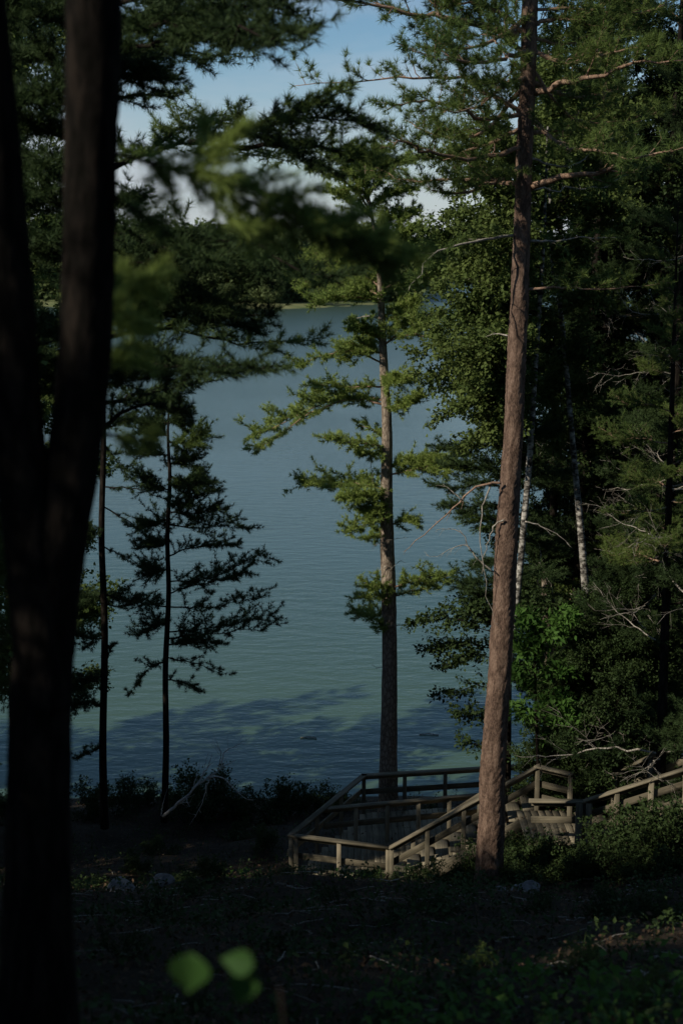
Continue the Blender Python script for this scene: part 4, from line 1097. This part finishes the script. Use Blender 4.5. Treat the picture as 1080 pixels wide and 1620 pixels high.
# ------------------------------------------------------------------ bushes and saplings
bush_k = [kit(700 + i * 5, 1, 1.0, r0=.012, twig_len=.45, twigs=14, t0=.2, step=.06, kind='leaf', n=3, L=.06, wid=.65, sub=2, lift=.3, flatness=.6)[0] for i in range(4)]
KB = {'dark': kit_meshes(bush_k, M['bark_dark'], M['leaf_dark'], 'leaves'), 'norm': kit_meshes(bush_k, M['bark_dark'], M['leaf'], 'leaves'), 'bright': kit_meshes(bush_k, M['bark_dark'], M['leaf_bright'], 'leaves')}
bushes = [
    (205, 35.5, 1.3, 'dark', 'dark bush at the water edge between the two slender pines'), (145, 35, 1.5, 'dark', 'dark bush at the foot of the slender pine beside the forked trunk'), (235, 36, .9, 'dark', 'low dark bush just left of the small pine trunk'),
    (320, 34.5, 2.0, 'dark', 'tallest dark bush, standing behind the fallen pale branch'), (300, 35.5, 1.3, 'dark', 'dark bush right of the small pine trunk'), (370, 35, 1.1, 'dark', 'dark bush right of the fallen pale branch'),
    (410, 34.5, 1.35, 'dark', 'dark bush on the bank above the sunlit ground plants'), (455, 35, 1.45, 'dark', 'dark rounded bush left of the deck corner'), (500, 35.3, 1.2, 'dark', 'dark bush beside the sloping deck railing'), (535, 36, .9, 'dark', 'low dark bush behind the deck railing corner'),
    (700, 31.0, 1.5, 'dark', 'leafy bush overhanging the far deck railing'), (740, 31.2, 1.6, 'dark', 'leafy bush between the deck railing and the red pine trunk'), (670, 34.0, .9, 'dark', 'small bush seen through the far deck railing'),
    (830, 30.0, 2.0, 'norm', 'bush right of the red pine trunk behind the upper railing'), (905, 29.5, 1.9, 'norm', 'green bush right of the railing peak'), (870, 31.5, 2.2, 'dark', 'dark bush behind the railing peak'),
    (985, 29.0, 1.8, 'dark', 'dark bush behind the upper stair railing'), (1050, 28.5, 2.0, 'dark', 'dark bush at the right edge behind the stairs'),
    (850, 26.0, .9, 'dark', 'low bush under the upper landing'), (880, 24.6, .8, 'dark', 'low bush in front of the upper landing'), (1010, 24.0, .7, 'dark', 'low bush in front of the upper stairs at right'),
    (735, 26.2, .85, 'norm', 'green plant bush left of the red pine trunk by the stair rail'), (820, 23.6, .7, 'dark', 'low plant bush right of the red pine trunk foot'), (690, 26.3, .6, 'dark', 'small dark bush below the stair railing'),
    (560, 26.9, .45, 'dark', 'small plant in front of the near deck rail'), (640, 26.3, .55, 'dark', 'small dark plant at the foot of the stairs'), (395, 27.6, .55, 'bright', 'sunlit leafy plant left of the deck corner post'), (435, 27.2, .55, 'bright', 'sunlit leafy plant against the deck corner post'),
    (545, 28.8, .0, 'bright', 'sunlit green plant inside the near railing of the deck'), (500, 28.6, .0, 'bright', 'green plant inside the deck railing left of the other one'),
    (832, 26.3, 1.5, 'dark', 'dark shrub over the upper end of the stair treads, right of the red trunk'), (840, 25.9, .85, 'dark', 'dark shrub growing up against the boards of the upper landing'), (882, 25.0, 1.0, 'dark', 'second dark shrub in front of the landing, nearer the wide post'),
    (545, 26.6, .8, 'dark', 'dark shrub between the deck corner post and the stair rail'), (500, 26.4, .75, 'dark', 'dark shrub hiding the posts below the near deck rail'), (590, 26.0, .85, 'dark', 'dark shrub at the corner of the near deck rail and the stair rail'),
    (615, 25.6, .8, 'dark', 'dark shrub at the foot of the stair rail'), (665, 25.6, .95, 'dark', 'dark shrub below the middle of the stair flight'), (715, 25.4, 1.0, 'dark', 'dark shrub just left of the red pine foot'),
    (825, 25.0, 1.25, 'dark', 'dark shrub right of the red pine, hiding the stair flight'), (865, 24.8, 1.2, 'dark', 'dark shrub in front of the upper landing boards'), (895, 24.6, 1.0, 'dark', 'dark shrub left of the wide post of the upper landing'),
    (955, 24.0, 1.0, 'dark', 'dark shrub right of the wide post of the upper landing'), (995, 23.8, 1.25, 'dark', 'dark shrub across the upper stair railing'), (1040, 23.6, 1.45, 'dark', 'tall dark shrub covering the upper stair railing'), (1075, 23.4, 1.6, 'dark', 'tallest dark shrub at the right edge before the stairs'),
    (1030, 23.0, .9, 'dark', 'green shrub low before the upper stairs'),
    (300, 20.5, .9, 'dark', 'dark shrub on the shaded slope below the fallen branch'), (390, 19.0, .8, 'dark', 'dark shrub on the shaded slope left of the deck'), (240, 17.5, .9, 'dark', 'dark shrub on the slope near the forked trunk'),
    (520, 18.5, .8, 'dark', 'dark shrub on the slope below the deck'), (610, 16.5, .8, 'dark', 'dark shrub on the slope below the stair foot'), (700, 17.0, .9, 'dark', 'dark shrub on the slope below the red pine, left'),
    (860, 18.0, .95, 'dark', 'dark shrub on the slope below the red pine, right'), (960, 17.0, 1.0, 'dark', 'dark shrub on the slope at right'), (1040, 15.5, 1.1, 'dark', 'dark shrub on the slope near the right edge'),
    (450, 13.5, .7, 'dark', 'dark shrub in the black lower middle of the view'), (760, 12.5, .7, 'norm', 'small green shrub on the near slope right of the middle'), (930, 11.5, .75, 'norm', 'green shrub on the near slope at lower right'), (180, 12.5, .8, 'dark', 'dark shrub at lower left beside the forked trunk'),
    (300, 10.5, .6, 'dark', 'dark shrub behind the two blurred leaves'), (600, 9.8, .55, 'dark', 'dark shrub at the bottom middle of the view'), (1040, 9.6, .8, 'norm', 'leafy green shrub in the lower right corner'), (700, 9.2, .5, 'norm', 'small lit shrub at the bottom right of the middle'),
    (290, 28.5, 1.1, 'dark', 'dark shrub just below the fallen pale branch'), (215, 29.5, 1.2, 'dark', 'dark shrub on the bank below the two slender pines'), (350, 27.5, .9, 'dark', 'dark shrub left of the sunlit ground plants'),
    (160, 27.5, 1.2, 'dark', 'dark shrub behind the grey stones, beside the forked trunk'), (250, 31.5, 1.2, 'dark', 'dark shrub at the foot of the small pine'), (420, 31.0, 1.2, 'dark', 'dark shrub on the bank left of the deck railing'), (380, 32.5, 1.3, 'dark', 'dark shrub behind the fallen branch tips'),
    (450, 24.6, .7, 'dark', 'dark shrub in front of the deck corner post'), (330, 23.5, .9, 'dark', 'dark shrub on the slope right of the grey stones'),
    (330, 29.5, .5, 'norm', 'small leafy plant under the fallen pale branch'), (-10, 34, 1.4, 'dark', 'dark bush at the left edge of the view'),
]
for i, (px, d, h, kk, lab) in enumerate(bushes):
    rg = np.random.default_rng(800 + i)
    x = float(W(px, 1250, d)[0])
    z = float(ground(x, d)) - .03
    if d > 33: h *= 1.6
    elif 22.5 < d < 26.9: h *= 1.9 if px > 800 else 1.35
    if h == 0: z, h = FLOOR - .2, .55
    e = empty('bush', (x, d, z), lab, 'bush', 'bushes on the lake bank' if d > 22.5 else 'shrubs on the dark slope')
    for j in range(9 if h < 1 else 16):
        a = j * 2.4 + rg.normal(0, .3); el = rg.uniform(.35, 1.3)
        place(e, KB[kk], rg, (x + rg.normal(0, .1 * h), d + rg.normal(0, .1 * h), z), (math.cos(a) * math.cos(el), math.sin(a) * math.cos(el), math.sin(el)), h * rg.uniform(.75, 1.15), .8)

# ------------------------------------------------------------------ fallen pale branch
e = empty('fallen_branch', W(262, 1288, 30), 'bleached bare fallen branch propped up over the bank at left', 'branch')
for k, (pp, r_, tn) in enumerate([([(258, 1292, 30), (280, 1272, 29.9), (310, 1245, 29.8), (340, 1222, 29.7), (373, 1202, 29.6)], .032, 6), ([(305, 1250, 29.9), (320, 1228, 29.9), (330, 1210, 30), (335, 1192, 30)], .018, 4),
                                  ([(278, 1273, 29.9), (290, 1270, 30), (302, 1270, 30)], .012, 2), ([(330, 1232, 29.8), (345, 1228, 29.6), (365, 1242, 29.5), (385, 1262, 29.4), (400, 1266, 29.4)], .016, 4), ([(335, 1228, 29.8), (326, 1245, 29.7), (320, 1270, 29.6), (300, 1305, 29.4)], .014, 4),
                                  ([(350, 1215, 29.7), (356, 1190, 29.9), (372, 1180, 30), (390, 1170, 30)], .012, 7), ([(345, 1220, 29.7), (350, 1195, 29.6), (345, 1180, 29.6)], .010, 5), ([(255, 1290, 30), (258, 1272, 30), (262, 1258, 30)], .014, 1)]):
    rg = np.random.default_rng(900 + k)
    wf = bough(rg, [W(*p) for p in pp], r_ * 1.35, .5, tn, kind='leaf', n=0, flatness=.6, sub=1)
    wf[0].obj('limb' if k < 2 else 'twig', M['bleached'], e, origin=np.asarray(e.location), smooth=True)

# ------------------------------------------------------------------ stones on the slope
def rock(px, py, d, s, label, seed, sq=.6):
    rg = np.random.default_rng(seed)
    n = 14; m_ = 9
    th = np.linspace(0, 2 * np.pi, n, endpoint=False); ph = np.linspace(.12, np.pi - .12, m_)
    T, Pp = np.meshgrid(th, ph)
    rr = 1 + .16 * np.sin(2 * T + rg.uniform(0, 6)) * np.sin(Pp) + .12 * np.sin(3 * T + 2 * Pp + rg.uniform(0, 6)) + rg.normal(0, .03, T.shape)
    V = np.column_stack([(np.cos(T) * np.sin(Pp) * rr).ravel(), (np.sin(T) * np.sin(Pp) * rr * .8).ravel(), (np.cos(Pp) * rr * sq).ravel()]) * s
    i = (np.arange(m_ - 1)[:, None] * n); j = np.arange(n)[None]; k = (j + 1) % n
    a, b_, c, dd = (i + j).ravel(), (i + k).ravel(), (i + n + k).ravel(), (i + n + j).ravel()
    F = np.vstack([np.column_stack([a, c, b_]), np.column_stack([a, dd, c]), [(0, q_, q_ + 1) for q_ in range(1, n - 1)], [((m_ - 1) * n, (m_ - 1) * n + q_ + 1, (m_ - 1) * n + q_) for q_ in range(1, n - 1)]])
    G = Geo(); G.add(V, F)
    o = G.obj('rock', M['rock'], smooth=True)
    p = W(px, py, d)
    o.location = (p[0], d, float(ground(p[0], d)) + s * sq * .35)
    o.rotation_euler = (rg.normal(0, .2), rg.normal(0, .2), rg.uniform(0, 6))
    tag(o, label, 'rock', 'stones on the slope')


for i, (px, d, s, lab) in enumerate([(172, 26.5, .30, 'grey stone on the dark slope right of the forked trunk'), (212, 25.5, .24, 'smaller grey stone right of the first one'), (255, 24, .28, 'flat grey stone low on the slope at left'), (195, 23.5, .34, 'broad flat stone below the two grey stones'), (520, 25.3, .16, 'pale stone just below the near deck rail'), (575, 25.0, .14, 'pale stone under the stair foot'),
                                     (790, 21.5, .2, 'bluish stone low on the slope right of the red pine'), (830, 21.2, .24, 'larger bluish stone beside another low on the slope'), (620, 25.5, .12, 'small pale stone left of the red pine foot')]):
    rock(px, 1370, d, s, lab, 950 + i, .45)

# ------------------------------------------------------------------ ground cover and leaf litter
rng = np.random.default_rng(60)
def scatter(n, ylo, yhi, wmul, bias=1.0):
    y = ylo + (yhi - ylo) * rng.uniform(0, 1, n) ** bias
    x = rng.uniform(-1, 1, n) * (y * .27 * wmul + 1.0)
    return np.column_stack([x, y, ground(x, y)])


P = scatter(42000, 6.5, 37, 1.15)
G = Geo()
G.add(*leaves(rng, P + [0, 0, .02], nrm(rng.normal(0, 1, P.shape) * [1, 1, .15]), 1, .075, .55, .6, .05, .35))
tag(G.obj('leaf_litter', M['litter']), 'brown fallen leaves and needles covering the slope', 'leaves', kind='stuff')


def cover(n, ylo, yhi, hmax, L, mt_, name, label, keep=None, bias=1.0, nl=7, wid=.6):
    P = scatter(n, ylo, yhi, 1.1, bias)
    if keep is not None: P = P[keep(P)]
    G = Geo(); k = len(P)
    h = hmax * rng.uniform(.25, 1, k)
    top = P + np.column_stack([rng.normal(0, .25, k) * h, rng.normal(0, .25, k) * h, h])
    for a in range(0, nl):
        t = .35 + .65 * a / nl
        q = P * (1 - t) + top * t
        G.add(*leaves(rng, q, nrm(rng.normal(0, 1, (k, 3)) * [1, 1, .3]), 1, L, wid, .7, .1, .4))
    # stems
    s = np.column_stack([rng.normal(0, .004, k), rng.normal(0, .004, k), np.zeros(k)])
    V = np.stack([P - s, P + s, top], axis=1).reshape(-1, 3)
    G.add(V, np.arange(len(V)).reshape(-1, 3))
    return tag(G.obj(name, mt_), label, 'plants', kind='stuff')


def patchy(P, th=0.0, s=1.0, ph=0.0):
    return np.sin(P[:, 0] * 1.7 * s + ph + 1.5 * np.sin(P[:, 1] * .8 * s)) * np.sin(P[:, 1] * 1.3 * s + ph) + rng.normal(0, .35, len(P)) > th


cover(4200, 6.5, 24, .38, .075, M['leaf_dark'], 'undergrowth', 'dark leafy undergrowth covering the shaded slope', lambda P: patchy(P, .0), .9)
cover(2600, 24, 37, .40, .065, M['leaf_dark'], 'bank_undergrowth', 'low dark plants along the bank around the deck', lambda P: patchy(P, -.2, 1.0, 2) & ~((P[:, 0] > -1) & (P[:, 0] < 4.3) & (P[:, 1] > 27.6) & (P[:, 1] < 32)))
cover(1900, 24.8, 29, .48, .075, M['leaf_bright'], 'lit_ground_plants', 'fresh green ground plants left of the deck corner', lambda P: (P[:, 0] > -2.9) & (P[:, 0] < .6) & (P[:, 1] < 28.6 + P[:, 0] * .2))
cover(520, 6.8, 11, .42, .085, M['leaf_bright'], 'foreground_plants', 'blurred green plants low in the foreground at right', lambda P: (P[:, 0] > .3) & (P[:, 0] < 3.3))

G = Geo()
P = scatter(420, 7, 30, 1.05, .9)
for p in P:
    a = rng.uniform(0, 6.28); L = rng.uniform(.15, .8)
    q = p[None] + np.linspace(-.5, .5, 4)[:, None] * np.array([math.cos(a), math.sin(a), 0]) * L + rng.normal(0, .03, (4, 3)) * [1, 1, 0]
    q[:, 2] = ground(q[:, 0], q[:, 1]) + rng.uniform(.01, .07, 4)
    G.add(*tube(q, np.linspace(.011, .003, 4) * rng.uniform(.5, 1.2), 4, closed=False))
tag(G.obj('fallen_twigs', M['dead']), 'small dead twigs lying among the leaf litter', 'twigs', kind='stuff')

n_ = 650
P = np.column_stack([rng.uniform(-.8, 4, n_), rng.uniform(27.6, 31.6, n_), np.full(n_, FLOOR + .024)])
P = P[(P[:, 0] > -1 + (P[:, 1] - 28) * .45) & (P[:, 1] > 27.5 + (P[:, 0] - .9) * .85)]
Q = np.column_stack([rng.uniform(3.3, 5, 160), rng.uniform(25.4, 26.9, 160), np.full(160, UF + .024)])
P = np.vstack([P, Q])
G = Geo(); G.add(*leaves(rng, P, nrm(rng.normal(0, 1, P.shape) * [1, 1, .1]), 1, .07, .55, .5, .0, .15))
tag(G.obj('fallen_leaves', M['litter']), 'fallen leaves scattered on the deck boards', 'leaves', kind='stuff')

# two blurred leaves on a sapling close to the viewer
def near_leaf(parent, px, py, d, L, ang, seed, wid=.75):
    rg = np.random.default_rng(seed)
    c = W(px, py, d)
    along = nrm(RT * math.cos(ang) + UP * math.sin(ang) + FW * .25)
    s = nrm(np.cross(along, -FW + UP * .3)); u = np.cross(s, along)
    ts = np.linspace(0, 1, 9)
    wd = np.sin(np.pi * ts ** .62) ** 1.15 * L * wid * .5
    V = []
    for t_, w_ in zip(ts, wd):
        mid = c + along * (t_ - .5) * L - u * .12 * L * t_ ** 2
        for k in (-1, -.5, 0, .5, 1):
            V.append(mid + s * w_ * k + u * abs(k) * w_ * .3)
    F = []
    for i in range(8):
        for k in range(4):
            a = i * 5 + k
            F += [(a, a + 1, a + 6), (a, a + 6, a + 5)]
    G = Geo(); G.add(np.array(V), np.array(F))
    return G.obj('leaf', M['leaf_near'], parent, origin=np.asarray(parent.location), smooth=True)


b0 = W(440, 1700, 3.0); b0[2] = float(ground(b0[0], 3.0))
e = empty('young_sapling', b0, 'thin sapling with two big blurred green leaves close to the viewer', 'sapling')
G = Geo()
G.add(*tube(smooth_path([b0, W(450, 1640, 3.0), W(425, 1560, 3.0), W(400, 1510, 3.0), W(385, 1500, 3.0)], 12), np.linspace(.006, .0025, 12), 6))
G.add(*tube(smooth_path([W(425, 1565, 3.0), W(370, 1535, 2.98), W(322, 1528, 2.96)], 8), np.linspace(.003, .0015, 8), 5))
G.obj('stem', M['bark_dark'], e, origin=b0, smooth=True)
near_leaf(e, 300, 1542, 2.95, .112, R(-98), 1, .85)
near_leaf(e, 384, 1562, 3.0, .122, R(-108), 2, .60)
near_leaf(e, 374, 1522, 2.98, .085, R(172), 3, .7)

# bits of wood afloat in the shaded shallows
for i, (px, py, L, lab) in enumerate([(488, 1168, .5, 'short floating twig on the shaded water near the shore'), (678, 1163, .6, 'floating twig on the water right of the sunlit pine trunk')]):
    d = FW * 2250 + RT * (px - 540) + UP * (810 - py)
    p = CAM + d * (-15.0 / d[2])
    G = Geo()
    rg = np.random.default_rng(i)
    G.add(*tube(smooth_path([p + [-L / 2, 0, .02], p + [0, .05, .03], p + [L / 2, -.04, .02]], 8), .018, 6))
    o = G.obj('floating_twig', M['dead'], None, origin=p, smooth=True); o.location = p
    tag(o, lab, 'twig')
